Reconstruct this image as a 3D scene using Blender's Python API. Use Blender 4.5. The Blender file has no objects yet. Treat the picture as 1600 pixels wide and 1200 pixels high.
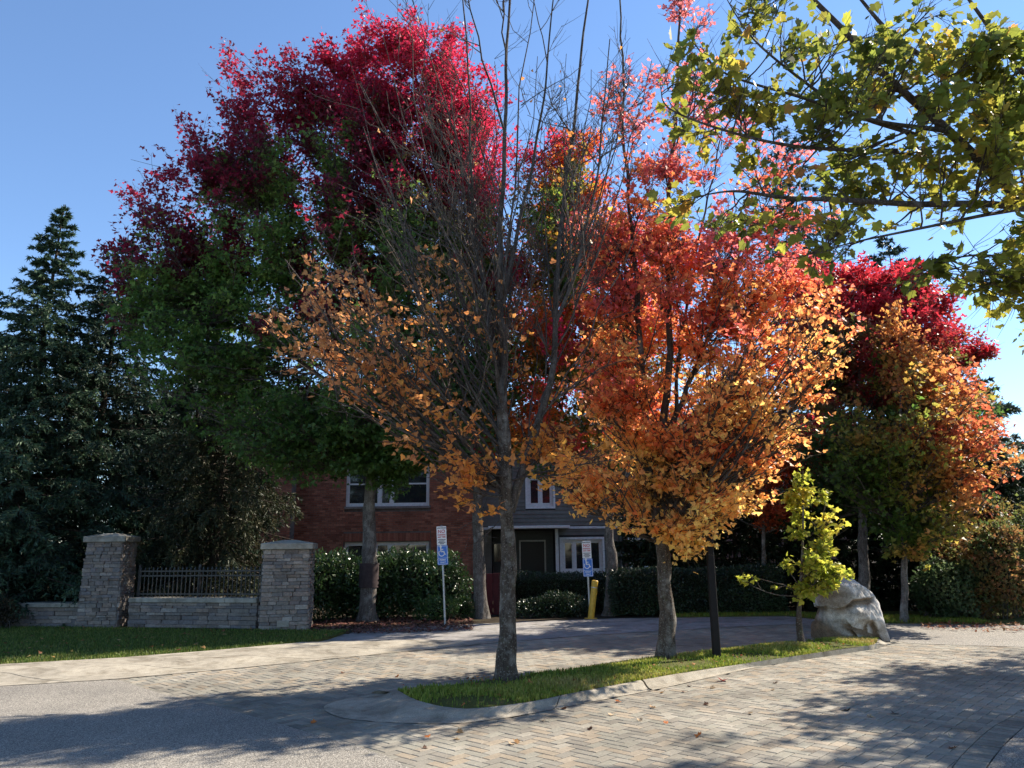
import bpy, math, random
import numpy as np

rad = math.radians
scene = bpy.context.scene
COL = bpy.context.collection

# ------------------------------------------------------------------ camera, sky, sun, exposure
cam_data = bpy.data.cameras.new('camera')
cam_data.sensor_width = 36.0
cam_data.lens = 36.0 * 1180.0 / 1600.0
cam_data.clip_start = 0.05
cam_data.clip_end = 2000.0
cam = bpy.data.objects.new('camera', cam_data)
COL.objects.link(cam)
cam.location = (0.0, 0.0, 1.6)
cam.rotation_mode = 'QUATERNION'
from mathutils import Matrix, Vector
pitch = math.atan(258.0 / 1180.0)
cam.rotation_quaternion = (Matrix.Rotation(rad(90) + pitch, 3, 'X') @ Matrix.Rotation(rad(-0.7), 3, 'Z')).to_quaternion()
scene.camera = cam

SUN_EL, SUN_AZ = rad(40.0), rad(60.0)
world = bpy.data.worlds.new('World')
scene.world = world
world.use_nodes = True
wn = world.node_tree.nodes
sky = wn.new('ShaderNodeTexSky')
sky.sky_type = 'NISHITA'
sky.sun_disc = False
sky.sun_elevation = SUN_EL
sky.sun_rotation = SUN_AZ
sky.air_density = 1.0
sky.dust_density = 0.0
sky.ozone_density = 5.0
world.node_tree.links.new(sky.outputs[0], wn['Background'].inputs[0])
wn['Background'].inputs[1].default_value = 0.1

sun_data = bpy.data.lights.new('sun', 'SUN')
sun_data.energy = 4.8
sun_data.angle = rad(0.53)
sun_data.color = (1.0, 0.90, 0.76)
sun = bpy.data.objects.new('sun', sun_data)
COL.objects.link(sun)
sdir = Vector((math.sin(SUN_AZ) * math.cos(SUN_EL), math.cos(SUN_AZ) * math.cos(SUN_EL), math.sin(SUN_EL)))
sun.rotation_euler = sdir.to_track_quat('Z', 'Y').to_euler()
sun.location = (20, 20, 30)

scene.render.engine = 'CYCLES'
scene.view_settings.view_transform = 'Standard'
scene.view_settings.look = 'None'
scene.view_settings.gamma = 1.0
scene.view_settings.use_curve_mapping = False
scene.view_settings.exposure = 1.27
scene.cycles.max_bounces = 8
scene.cycles.transmission_bounces = 6
scene.cycles.use_denoising = True

# ------------------------------------------------------------------ helpers
def lin(h):
    h = h.lstrip('#')
    v = np.array([int(h[i:i + 2], 16) / 255.0 for i in (0, 2, 4)])
    return np.where(v <= 0.04045, v / 12.92, ((v + 0.055) / 1.055) ** 2.4)

def link(name, data, parent=None, loc=None):
    o = bpy.data.objects.new(name, data)
    COL.objects.link(o)
    if parent is not None:
        o.parent = parent
    if loc is not None:
        o.location = loc
    return o

def tag(o, label=None, cat=None, group=None, kind=None):
    if label: o['label'] = label
    if cat: o['category'] = cat
    if group: o['group'] = group
    if kind: o['kind'] = kind
    return o

def thing(name, loc, label, cat, group=None):
    return tag(link(name, None, None, loc), label, cat, group)

def make_mesh(name, V, loops, totals, mat, cols=None, smooth=False):
    me = bpy.data.meshes.new(name)
    V = np.asarray(V, dtype=np.float32).reshape(-1, 3)
    loops = np.asarray(loops, dtype=np.int32).ravel()
    totals = np.asarray(totals, dtype=np.int32).ravel()
    me.vertices.add(len(V)); me.vertices.foreach_set('co', V.ravel())
    me.loops.add(len(loops)); me.loops.foreach_set('vertex_index', loops)
    me.polygons.add(len(totals))
    starts = np.concatenate([[0], np.cumsum(totals)[:-1]]).astype(np.int32)
    me.polygons.foreach_set('loop_start', starts)
    me.polygons.foreach_set('loop_total', totals)
    me.polygons.foreach_set('use_smooth', np.full(len(totals), bool(smooth)))
    if cols is not None:
        at = me.attributes.new('tint', 'FLOAT_COLOR', 'POINT')
        c = np.ones((len(V), 4), dtype=np.float32); c[:, :3] = cols
        at.data.foreach_set('color', c.ravel())
    me.update(calc_edges=True)
    me.validate()
    if mat is not None: me.materials.append(mat)
    return me

class MB:
    """collects polygons for one mesh object"""
    def __init__(self):
        self.V, self.L, self.T, self.C, self.n = [], [], [], [], 0
    def add(self, V, loops, totals, col=None):
        V = np.asarray(V, dtype=np.float64).reshape(-1, 3)
        self.V.append(V); self.L.append(np.asarray(loops).ravel() + self.n); self.T.append(np.asarray(totals).ravel())
        c = np.ones((len(V), 3)) if col is None else np.broadcast_to(np.asarray(col, dtype=np.float64), (len(V), 3))
        self.C.append(c); self.n += len(V)
        return self
    def faces(self, V, F, col=None):
        return self.add(V, np.concatenate([np.asarray(f) for f in F]), [len(f) for f in F], col)
    def box(self, x0, x1, y0, y1, z0, z1, col=None):
        V = [(x0,y0,z0),(x1,y0,z0),(x1,y1,z0),(x0,y1,z0),(x0,y0,z1),(x1,y0,z1),(x1,y1,z1),(x0,y1,z1)]
        F = [(0,3,2,1),(4,5,6,7),(0,1,5,4),(1,2,6,5),(2,3,7,6),(3,0,4,7)]
        return self.faces(V, F, col)
    def bevbox(self, x0, x1, y0, y1, z0, z1, b=0.01, col=None):
        """box with bevelled edges (chamfers on all 12 edges)"""
        xs, ys, zs = (x0, x1), (y0, y1), (z0, z1)
        V, idx = [], {}
        for i in (0, 1):
            for j in (0, 1):
                for k in (0, 1):
                    for ax in range(3):
                        p = [xs[i], ys[j], zs[k]]
                        s = [1 if v == 0 else -1 for v in (i, j, k)]
                        for a in range(3):
                            if a != ax: p[a] += s[a] * b
                        idx[(i, j, k, ax)] = len(V); V.append(p)
        F = []
        o = {0: (1, 2), 1: (2, 0), 2: (0, 1)}
        for ax in range(3):
            a, c = o[ax]
            for s in (0, 1):
                f = []
                for (u, w) in ((0, 0), (1, 0), (1, 1), (0, 1)):
                    k = [0, 0, 0]; k[ax] = s; k[a] = u; k[c] = w
                    f.append(idx[(*k, ax)])
                F.append(f if s == 1 else f[::-1])
        for ax in range(3):
            a, c = o[ax]
            for u in (0, 1):
                for w in (0, 1):
                    k0 = [0, 0, 0]; k0[a] = u; k0[c] = w
                    k1 = list(k0); k1[ax] = 1
                    f = [idx[(*k0, a)], idx[(*k1, a)], idx[(*k1, c)], idx[(*k0, c)]]
                    F.append(f if (u == w) else f[::-1])
        for i in (0, 1):
            for j in (0, 1):
                for k in (0, 1):
                    f = [idx[(i, j, k, 0)], idx[(i, j, k, 1)], idx[(i, j, k, 2)]]
                    F.append(f if (i + j + k) % 2 else f[::-1])
        return self.faces(V, F, col)
    def mesh(self, name, mat, smooth=False):
        return make_mesh(name, np.concatenate(self.V), np.concatenate(self.L), np.concatenate(self.T), mat, np.concatenate(self.C), smooth)
    def build(self, name, mat, parent=None, loc=None, smooth=False):
        return link(name, self.mesh(name, mat, smooth), parent, loc)

def norm(a):
    return a / np.maximum(np.linalg.norm(a, axis=-1, keepdims=True), 1e-9)

def tubes(mb, P, R, sides=5, col=None, cap=False):
    """P (n,m,3) polylines, R (n,m) radii"""
    P = np.asarray(P, dtype=np.float64); R = np.asarray(R, dtype=np.float64)
    n, m, _ = P.shape
    if n == 0: return
    T = np.empty_like(P)
    T[:, 1:-1] = P[:, 2:] - P[:, :-2]; T[:, 0] = P[:, 1] - P[:, 0]; T[:, -1] = P[:, -1] - P[:, -2]
    T = norm(T)
    d = norm(P[:, -1] - P[:, 0])
    ref = np.where(np.abs(d[:, 2:3]) > 0.8, np.array([[1.0, 0.13, 0.0]]), np.array([[0.0, 0.0, 1.0]]))
    ref = np.repeat(ref[:, None, :], m, axis=1)
    A = norm(np.cross(T, ref)); B = np.cross(T, A)
    an = np.arange(sides) * 2 * np.pi / sides
    V = P[:, :, None, :] + R[:, :, None, None] * (A[:, :, None, :] * np.cos(an)[None, None, :, None] + B[:, :, None, :] * np.sin(an)[None, None, :, None])
    i = np.arange(n)[:, None, None] * (m * sides); j = np.arange(m - 1)[None, :, None] * sides; k = np.arange(sides)[None, None, :]
    k2 = (k + 1) % sides
    a = i + j + k; b = i + j + k2; c = b + sides; e = a + sides
    L = np.stack(np.broadcast_arrays(a, e, c, b), axis=-1).reshape(-1)
    tot = np.full(len(L) // 4, 4)
    if cap:
        top = (np.arange(n)[:, None] * m * sides + (m - 1) * sides + np.arange(sides)[None, ::-1]).reshape(-1)
        L = np.concatenate([L, top]); tot = np.concatenate([tot, np.full(n, sides)])
    c = None
    if col is not None:
        c = np.repeat(np.asarray(col).reshape(n, -1, 3), m * sides // np.asarray(col).reshape(n, -1, 3).shape[1], axis=1).reshape(-1, 3)
    mb.add(V.reshape(-1, 3), L, tot, c)

def spline(pts, n):
    """Catmull-Rom through pts"""
    p = np.asarray(pts, dtype=np.float64)
    p = np.vstack([2 * p[0] - p[1], p, 2 * p[-1] - p[-2]])
    k = len(p) - 3
    out = []
    for u in np.linspace(0, k - 1e-6, n):
        i = int(u); t = u - i
        a, b, c, d = p[i:i + 4]
        out.append(0.5 * ((2 * b) + (c - a) * t + (2 * a - 5 * b + 4 * c - d) * t * t + (3 * b - a - 3 * c + d) * t ** 3))
    return np.array(out)

class Noise3:
    """cheap smooth 3-D noise in about -1..1, sum of random sinusoids"""
    def __init__(self, rng, scale, n=10):
        self.k = rng.normal(size=(n, 3)) / scale * 1.6
        self.p = rng.uniform(0, 6.28, n); self.n = n
    def __call__(self, X):
        return np.sin(X @ self.k.T + self.p).sum(axis=1) / math.sqrt(self.n) * 1.1

def inpoly(pts, poly):
    pts = np.asarray(pts); x, y = pts[:, 0], pts[:, 1]
    res = np.zeros(len(pts), dtype=bool)
    n = len(poly)
    for i in range(n):
        x0, y0 = poly[i][:2]; x1, y1 = poly[(i + 1) % n][:2]
        c = ((y0 > y) != (y1 > y)) & (x < (x1 - x0) * (y - y0) / ((y1 - y0) or 1e-9) + x0)
        res ^= c
    return res

# ------------------------------------------------------------------ materials
class NT:
    def __init__(self, name):
        self.m = bpy.data.materials.new(name); self.m.use_nodes = True
        self.t = self.m.node_tree; self.n = self.t.nodes
        self.p = self.n['Principled BSDF']; self.out = self.n['Material Output']
        self.co = self.n.new('ShaderNodeNewGeometry').outputs['Position']
    def link(self, a, b): self.t.links.new(a, b)
    def node(self, k, **kw):
        x = self.n.new(k)
        for a, v in kw.items():
            if a in x.inputs.keys(): x.inputs[a].default_value = v
            else: setattr(x, a, v)
        return x
    def mapping(self, scale):
        mp = self.node('ShaderNodeMapping'); mp.inputs['Scale'].default_value = scale
        self.link(self.co, mp.inputs['Vector']); return mp.outputs[0]
    def noise(self, scale, detail=4, rough=0.55, vec=None, dist=0.0):
        x = self.node('ShaderNodeTexNoise'); x.inputs['Scale'].default_value = scale
        x.inputs['Detail'].default_value = detail; x.inputs['Roughness'].default_value = rough; x.inputs['Distortion'].default_value = dist
        self.link(vec if vec is not None else self.co, x.inputs['Vector']); return x.outputs['Fac']
    def voronoi(self, scale, vec=None, out='Distance', feature='F1'):
        x = self.node('ShaderNodeTexVoronoi'); x.feature = feature; x.inputs['Scale'].default_value = scale
        self.link(vec if vec is not None else self.co, x.inputs['Vector']); return x.outputs[out]
    def ramp(self, fac, stops):
        r = self.node('ShaderNodeValToRGB'); e = r.color_ramp.elements
        while len(e) > 1: e.remove(e[-1])
        for i, (p, c) in enumerate(stops):
            x = e[0] if i == 0 else e.new(p)
            x.position = p; c = (c, c, c) if isinstance(c, (int, float)) else tuple(c)
            x.color = (*c, 1.0)
        self.link(fac, r.inputs[0]); return r.outputs[0]
    def mix(self, a, b, fac=1.0, mode='MULTIPLY'):
        x = self.node('ShaderNodeMix', data_type='RGBA', blend_type=mode)
        for s, i in ((a, 6), (b, 7)):
            if hasattr(s, 'links') or hasattr(s, 'is_linked'): self.link(s, x.inputs[i])
            else: x.inputs[i].default_value = (*tuple(s), 1.0)
        if hasattr(fac, 'is_linked'): self.link(fac, x.inputs[0])
        else: x.inputs[0].default_value = fac
        return x.outputs[2]
    def tint(self):
        a = self.node('ShaderNodeAttribute'); a.attribute_name = 'tint'; return a.outputs['Color']
    def bump(self, h, strength=0.4, dist=0.01, normal=None):
        b = self.node('ShaderNodeBump'); b.inputs['Strength'].default_value = strength; b.inputs['Distance'].default_value = dist
        self.link(h, b.inputs['Height'])
        if normal is not None: self.link(normal, b.inputs['Normal'])
        return b.outputs[0]
    def done(self, color, rough=0.7, normal=None, spec=0.3, metal=0.0):
        if hasattr(color, 'is_linked'): self.link(color, self.p.inputs['Base Color'])
        else: self.p.inputs['Base Color'].default_value = (*tuple(color), 1.0)
        if hasattr(rough, 'is_linked'): self.link(rough, self.p.inputs['Roughness'])
        else: self.p.inputs['Roughness'].default_value = rough
        self.p.inputs['Specular IOR Level'].default_value = spec
        self.p.inputs['Metallic'].default_value = metal
        if normal is not None: self.link(normal, self.p.inputs['Normal'])
        return self.m

def leaf_material(name, trans=0.5, rough=0.45, spec=0.35, gain=1.0):
    t = NT(name)
    c = t.tint()
    nz = t.noise(14.0, 3)
    c2 = t.mix(c, t.ramp(nz, [(0.3, 0.72), (0.7, 1.12)]), 1.0)
    t.done(c2, rough, None, spec)
    tr = t.node('ShaderNodeBsdfTranslucent')
    g = t.mix(c2, (gain, gain, gain), 1.0)
    t.link(g, tr.inputs[0])
    mx = t.node('ShaderNodeMixShader'); mx.inputs[0].default_value = trans
    t.link(t.p.outputs[0], mx.inputs[1]); t.link(tr.outputs[0], mx.inputs[2])
    t.link(mx.outputs[0], t.out.inputs[0])
    return t.m

M = {}
M['leaf'] = leaf_material('maple leaf', 0.56, gain=1.6)
M['needle'] = leaf_material('conifer needle', 0.18, 0.55, 0.25)
M['hedge'] = leaf_material('hedge leaf', 0.22, 0.33, 0.5)
M['grass'] = leaf_material('grass blade', 0.4, 0.5, 0.3)
M['litter'] = leaf_material('dry leaf', 0.25, 0.6, 0.2)

def bark(name, base, dark, pale, lichen=0.5):
    t = NT(name)
    v = t.mapping((1.0, 1.0, 0.22))
    n1 = t.noise(28.0, 6, 0.65, v); n2 = t.noise(5.0, 5, 0.6); n3 = t.noise(16.0, 4, 0.6)
    c = t.ramp(n1, [(0.30, dark), (0.55, base), (0.78, [min(1, x * 1.35) for x in base])])
    c = t.mix(c, pale, t.ramp(n2, [(0.62 - 0.2 * lichen, 0.0), (0.80 - 0.2 * lichen, 0.75)]), 'MIX')
    c = t.mix(c, (0.10, 0.12, 0.05), t.ramp(n3, [(0.60, 0.0), (0.74, 0.55)]), 'MIX')
    n4 = t.noise(46.0, 4, 0.7)
    c = t.mix(c, [x * 1.1 for x in pale], t.ramp(n4, [(0.56, 0.0), (0.64, 0.7)]), 'MIX')
    return t.done(c, 0.9, t.bump(n1, 0.9, 0.03), 0.15)
M['bark'] = bark('maple bark', (0.080, 0.061, 0.047), (0.025, 0.019, 0.015), (0.27, 0.25, 0.22), 0.55)
M['bark_grey'] = bark('grey bark', (0.115, 0.10, 0.09), (0.04, 0.035, 0.03), (0.26, 0.25, 0.23), 0.55)
M['twig'] = bark('twig bark', (0.085, 0.068, 0.058), (0.03, 0.024, 0.02), (0.19, 0.175, 0.155), 0.45)
M['spruce_bark'] = bark('spruce bark', (0.06, 0.045, 0.035), (0.02, 0.015, 0.012), (0.12, 0.11, 0.10), 0.3)

def asphalt():
    t = NT('worn asphalt')
    v = t.voronoi(150.0, out='Color'); d = t.voronoi(150.0)
    n = t.noise(0.6, 5); n2 = t.noise(60.0, 3)
    sep = t.node('ShaderNodeSeparateColor'); t.link(v, sep.inputs[0])
    c = t.ramp(sep.outputs[0], [(0.0, (0.10, 0.095, 0.088)), (0.5, (0.25, 0.238, 0.215)), (0.9, (0.42, 0.40, 0.36)), (1.0, (0.54, 0.51, 0.45))])
    c = t.mix(c, t.ramp(n, [(0.3, (0.74, 0.73, 0.72)), (0.7, (1.10, 1.07, 1.02))]), 1.0)
    c = t.mix(c, t.ramp(n2, [(0.35, 0.75), (0.6, 1.05)]), 1.0)
    return t.done(c, 0.85, t.bump(d, 0.7, 0.006), 0.2)
M['asphalt'] = asphalt()

def concrete(name, base, grit=1.0):
    t = NT(name)
    n = t.noise(1.3, 6, 0.6); n2 = t.noise(220.0, 2); n3 = t.noise(9.0, 5)
    c = t.mix(base, t.ramp(n, [(0.28, (0.70, 0.69, 0.68)), (0.72, (1.12, 1.10, 1.06))]), 1.0)
    c = t.mix(c, t.ramp(n2, [(0.3, 1 - 0.4 * grit), (0.7, 1 + 0.25 * grit)]), 1.0)
    c = t.mix(c, t.ramp(n3, [(0.3, 0.78), (0.6, 1.04)]), 1.0)
    n4 = t.noise(2.6, 7, 0.68, None, 0.8)
    c = t.mix(c, t.ramp(n4, [(0.30, (0.55, 0.52, 0.47)), (0.52, (1.0, 1.0, 1.0))]), 1.0)
    return t.done(c, 0.88, t.bump(n2, 0.5 * grit, 0.006), 0.2)
M['sidewalk'] = concrete('sidewalk concrete', (0.38, 0.35, 0.29))
M['drive'] = concrete('driveway concrete', (0.30, 0.29, 0.28), 0.6)
M['kerb'] = concrete('kerb concrete', (0.38, 0.35, 0.29), 1.3)
M['cap'] = concrete('cast capstone', (0.36, 0.34, 0.29), 0.6)
M['joint'] = concrete('joint sand', (0.085, 0.078, 0.068))
M['mortar'] = concrete('mortar', (0.20, 0.17, 0.155))

def tinted(name, rough=0.85, n1s=30.0, lo=0.7, hi=1.15, bump=0.4, bd=0.006, n2s=3.0, stain=0.12):
    t = NT(name)
    n1 = t.noise(n1s, 5, 0.6); n2 = t.noise(n2s, 4); n3 = t.noise(180.0, 2)
    c = t.mix(t.tint(), t.ramp(n1, [(0.3, lo), (0.7, hi)]), 1.0)
    c = t.mix(c, t.ramp(n2, [(0.3, 0.86), (0.7, 1.08)]), 1.0)
    c = t.mix(c, t.ramp(n3, [(0.3, 0.82), (0.7, 1.12)]), 1.0)
    n4 = t.noise(0.55, 6, 0.62)
    c = t.mix(c, t.ramp(n4, [(0.36, 1 - stain), (0.60, 1.0)]), 1.0)
    b = t.bump(n1, bump, bd)
    return t.done(c, rough, b, 0.2)
M['paver'] = tinted('concrete paver', 0.85, 40.0, 0.80, 1.1, 0.25, 0.004, 1.6, 0.42)
M['stone'] = tinted('ledge stone', 0.9, 22.0, 0.70, 1.18, 0.7, 0.015)
M['brick'] = tinted('red brick', 0.9, 25.0, 0.75, 1.15, 0.3, 0.004, 1.2)
M['siding'] = tinted('painted siding', 0.7, 8.0, 0.9, 1.05, 0.05, 0.002)
M['wood'] = tinted('painted wood', 0.65, 12.0, 0.8, 1.1, 0.1, 0.003)

def soil():
    t = NT('soil')
    n = t.noise(3.0, 8, 0.65); n2 = t.noise(40.0, 4)
    c = t.ramp(n, [(0.3, (0.022, 0.017, 0.012)), (0.55, (0.045, 0.034, 0.022)), (0.75, (0.05, 0.05, 0.022))])
    c = t.mix(c, t.ramp(n2, [(0.3, 0.6), (0.7, 1.3)]), 1.0)
    return t.done(c, 0.95, t.bump(n2, 0.8, 0.03), 0.1)
M['soil'] = soil()
def turf(name, a, b, c_):
    t = NT(name)
    n = t.noise(3.5, 6, 0.6); n2 = t.noise(60.0, 3)
    c = t.ramp(n, [(0.3, a), (0.55, b), (0.75, c_)])
    c = t.mix(c, t.ramp(n2, [(0.3, 0.6), (0.7, 1.2)]), 1.0)
    return t.done(c, 0.95, t.bump(n2, 0.8, 0.02), 0.1)
M['turf'] = turf('turf', (0.06, 0.075, 0.022), (0.10, 0.105, 0.032), (0.14, 0.115, 0.055))

def plain(name, c, rough=0.5, spec=0.4, metal=0.0, wear=0.15):
    t = NT(name)
    n = t.noise(12.0, 5)
    col = t.mix(c, t.ramp(n, [(0.3, 1 - wear), (0.7, 1 + wear * 0.5)]), 1.0)
    return t.done(col, rough, None, spec, metal)
M['white'] = plain('white trim paint', (0.72, 0.72, 0.70), 0.45)
M['black'] = plain('black iron paint', (0.018, 0.018, 0.020), 0.4)
M['post'] = plain('dark brown post paint', (0.011, 0.009, 0.009), 0.6, 0.2, 0.0, 0.3)
M['galv'] = plain('galvanised steel', (0.42, 0.43, 0.44), 0.42, 0.5, 0.7)
M['sign_white'] = plain('white sign face', (0.75, 0.74, 0.73), 0.35, 0.5, 0.0, 0.05)
M['sign_blue'] = plain('blue sign face', (0.03, 0.16, 0.55), 0.35, 0.5, 0.0, 0.05)
M['ink_red'] = plain('red sign ink', (0.50, 0.03, 0.06), 0.4, 0.4, 0.0, 0.05)
M['ink_black'] = plain('black sign ink', (0.03, 0.03, 0.04), 0.4, 0.4, 0.0, 0.05)
M['yellow'] = plain('yellow bollard paint', (0.58, 0.34, 0.035), 0.5, 0.4, 0.0, 0.25)
M['roof'] = plain('dark roof shingle', (0.06, 0.055, 0.05), 0.9, 0.2, 0.0, 0.4)
M['dark'] = plain('dark interior', (0.012, 0.012, 0.013), 0.9, 0.1)
M['curtain'] = plain('pale blind', (0.35, 0.33, 0.30), 0.8, 0.1)
def glass():
    t = NT('window glass')
    n = t.noise(0.8, 3)
    return t.done((0.02, 0.022, 0.025), 0.06, t.bump(n, 0.05, 0.02), 0.8)
M['glass'] = glass()
M['beige'] = plain('beige stucco', (0.50, 0.44, 0.36), 0.9, 0.1)

def boulder_mat():
    t = NT('granite')
    n = t.noise(2.2, 7, 0.65, None, 0.6); n2 = t.noise(7.0, 6, 0.7); sp = t.voronoi(130.0, out='Color'); f = t.noise(110.0, 3)
    c = t.ramp(n, [(0.32, (0.36, 0.33, 0.29)), (0.50, (0.50, 0.485, 0.46)), (0.75, (0.64, 0.63, 0.61))])
    c = t.mix(c, t.ramp(n2, [(0.32, 0.55), (0.58, 1.08)]), 1.0)
    s = t.node('ShaderNodeSeparateColor'); t.link(sp, s.inputs[0])
    c = t.mix(c, t.ramp(s.outputs[0], [(0.0, 0.45), (0.22, 0.95), (0.85, 1.1), (1.0, 1.35)]), 0.85)
    c = t.mix(c, t.tint(), 1.0)
    b = t.bump(n2, 0.5, 0.03); b = t.bump(f, 0.5, 0.01, b)
    return t.done(c, 0.88, b, 0.25)
M['boulder'] = boulder_mat()

# ------------------------------------------------------------------ ground, road, kerbs
def sheet(name, poly, z, mat, zs=None):
    P_ = [(p[0], p[1], z) for p in poly]
    n = len(P_)
    area = sum(P_[i][0] * P_[(i + 1) % n][1] - P_[(i + 1) % n][0] * P_[i][1] for i in range(n))
    if area < 0: P_ = P_[::-1]
    mb = MB(); F = [list(range(n))]
    if z > 0.02:
        P_ = P_ + [(x, y, -0.04) for x, y, _ in P_]
        F += [(i, n + i, n + (i + 1) % n, (i + 1) % n) for i in range(n)]
    mb.faces(P_, F)
    o = mb.build(name, mat)
    tag(o, kind='structure')
    return o

g = MB(); g.faces([(-600,-600,-0.03),(600,-600,-0.03),(600,900,-0.03),(-600,900,-0.03)], [(0,1,2,3)])
tag(g.build('ground', M['soil']), kind='structure')

ASPH_EDGE = [(-5.12,10.36),(-4.62,9.85),(-4.13,9.36),(-3.07,8.48),(-2.14,7.6),(-1.06,6.54),(-0.81,6.17),(0.0,5.2),(1.4,3.4),(2.4,1.9)]
BAND_LOW = [(-30.0,1.4),(-14.0,7.1),(-9.5,8.75),(-6.43,9.99),(-5.22,10.42),(-3.78,11.34),(-2.6,12.21),(-0.5,13.76),(1.2,14.75),(2.94,15.5),(4.5,16.05),(5.96,16.5)]
BAND_HIGH = [(-30.0,3.3),(-14.0,8.75),(-9.5,10.6),(-7.44,11.51),(-6.05,12.03),(-4.81,12.84),(-3.75,13.71),(-3.45,14.6),(-3.37,15.5),(-2.9,16.7),(-1.4,17.1),(0.2,17.7),(2.3,18.25),(4.6,18.3),(6.3,18.2)]
bed = sheet('paving_bed', [(-7,3.0),(7,-3),(14,4),(14,16),(6.6,17.2),(-0.5,14.4),(-6.5,10.4)], -0.014, M['joint'])
tag(sheet('asphalt_road', ASPH_EDGE + [(3.2,-1),(8,-12),(-40,-12),(-40,-2)] + BAND_LOW[:4] + [(-5.3,10.38)], 0.004, M['asphalt']), kind='structure')
RC = [(2.66,4.95),(3.33,5.86),(3.9,6.55),(4.5,7.2),(5.4,8.0),(6.6,8.8),(8.2,9.6),(12,10.8)]      # road edge, bottom right
tag(sheet('side_lane', RC + [(20,10),(20,-12),(8.05,-12),(3.25,-1),(2.45,1.9),(2.3,4.2)], 0.004, M['asphalt']), kind='structure')
tag(sheet('far_road', [(5.98,16.48),(6.3,13.85),(6.55,13.05),(8.05,12.45),(10.5,11.85),(13.5,11.5),(30,11.0),(40,24),(10.4,16.0),(8.6,16.2),(7.4,16.45),(6.6,17.2)], 0.005, M['asphalt']), kind='structure')
tag(sheet('sidewalk', BAND_LOW + [(6.72,17.25),(6.4,18.3)] + BAND_HIGH[::-1][1:], 0.008, M['drive']), kind='structure')
# rolled gutter along the lawn: slabs, each a piece of its own between joints
SW = tag(link('kerb_strip', None), kind='structure')
def along(poly, s):
    p = np.array(poly); d = np.r_[0, np.cumsum(np.linalg.norm(np.diff(p, axis=0), axis=1))]
    return np.array([np.interp(s, d, p[:, 0]), np.interp(s, d, p[:, 1])]).T
lo_ = BAND_LOW[1:9]; hi_ = BAND_HIGH[1:8]
def length(poly): return np.linalg.norm(np.diff(np.array(poly), axis=0), axis=1).sum()
nseg = 9
rs = random.Random(4)
for k in range(nseg):
    a0 = k / nseg + 0.0008; a1 = (k + 1) / nseg - 0.0008
    L0, L1 = length(lo_) * 0.93, length(hi_) * 0.93
    tt = np.linspace(a0, a1, 9)
    A = along(lo_, tt * L0); B = along(hi_, tt * L1)
    prof = [(0.0, 0.009), (0.18, 0.014), (0.33, 0.03), (0.42, 0.055), (0.5, 0.062), (1.0, 0.066)]
    V = []; n = len(tt)
    for (u, z) in prof:
        for i in range(n):
            p = A[i] * (1 - u) + B[i] * u
            V.append((p[0], p[1], z + rs.uniform(-0.001, 0.001)))
    F = [(r * n + i, r * n + i + 1, (r + 1) * n + i + 1, (r + 1) * n + i) for r in range(len(prof) - 1) for i in range(n - 1)]
    m_ = len(prof) - 1
    base = len(V)
    for i in (0, n - 1):
        for r in range(len(prof)): V.append((*V[r * n + i][:2], -0.02))
    k0 = base; k1 = base + len(prof)
    for r in range(m_):
        F.append((k0 + r, r * n, (r + 1) * n, k0 + r + 1)); F.append((k1 + r, k1 + r + 1, (r + 1) * n + n - 1, r * n + n - 1))
    mb = MB(); mb.faces(V, F); mb.build('slab', M['sidewalk'], SW)

# island ----------------------------------------------------------------------------------
K_OUT = [(-1.60,9.15),(-1.90,8.86),(-2.02,8.50),(-1.86,8.12),(-1.53,7.82),(-0.76,7.62),(-0.16,7.79),(0.63,8.42),(1.74,9.35),(2.87,10.43),(4.1,11.5),(5.36,12.44),(6.05,12.98),(6.42,13.35),(6.4,13.75)]
K_IN  = [(-1.32, 9.0), (-1.13, 8.59), (-0.93, 8.28), (-0.68, 8.04), (-0.42, 7.97), (0.09, 8.22), (0.66, 8.75), (1.83, 9.76), (2.92, 10.56), (4.07, 11.38), (5.26, 12.21), (5.64, 12.49), (6.05, 13.2)]
K_BACK = [(-1.60,9.15), (-1.36, 9.1), (-0.8, 9.48), (-0.2, 9.89), (0.79, 10.47), (2.06, 11.43), (3.2, 12.24), (4.59, 13.09), (5.6,13.5), (6.4,13.75)]
ISL = tag(link('kerb', None), kind='structure')
def kerb_run(A, B, a0, a1, name='kerb_stone'):
    LA, LB = length(A), length(B)
    n = max(5, int((a1 - a0) * LA / 0.12))
    tt = np.linspace(a0, a1, n)
    # sample by matching vertices
    def samp(Q, t):
        p = np.array(Q); s = np.linspace(0, 1, len(p))
        return np.array([np.interp(t, s, p[:, 0]), np.interp(t, s, p[:, 1])]).T
    a = samp(spline([(x, y, 0) for x, y in A], 80)[:, :2], tt); b = samp(spline([(x, y, 0) for x, y in B], 80)[:, :2], tt)
    prof = [(0.0, 0.006), (0.30, 0.010), (0.46, 0.017), (0.60, 0.036), (0.74, 0.058), (0.86, 0.067), (1.0, 0.070), (1.0, 0.0)]
    V = [(*(a[i] * (1 - u) + b[i] * u), z + rs.uniform(-0.0015, 0.0015)) for (u, z) in prof for i in range(n)]
    F = [(r * n + i, r * n + i + 1, (r + 1) * n + i + 1, (r + 1) * n + i) for r in range(len(prof) - 1) for i in range(n - 1)]
    for end, rev in ((0, 0), (n - 1, 1)):
        f = [r * n + end for r in range(len(prof))]
        F.append(f[::-1] if rev else f)
    mb = MB(); mb.faces(V, F); return mb.build(name, M['kerb'], ISL)
cuts = [0, 0.42, 0.48, 0.56, 0.67, 0.78, 0.89, 1.0]
for a0, a1 in zip(cuts[:-1], cuts[1:]):
    kerb_run(K_OUT, K_IN, a0 + 0.0008, a1 - 0.0008)
rngI = np.random.default_rng(5)
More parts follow.
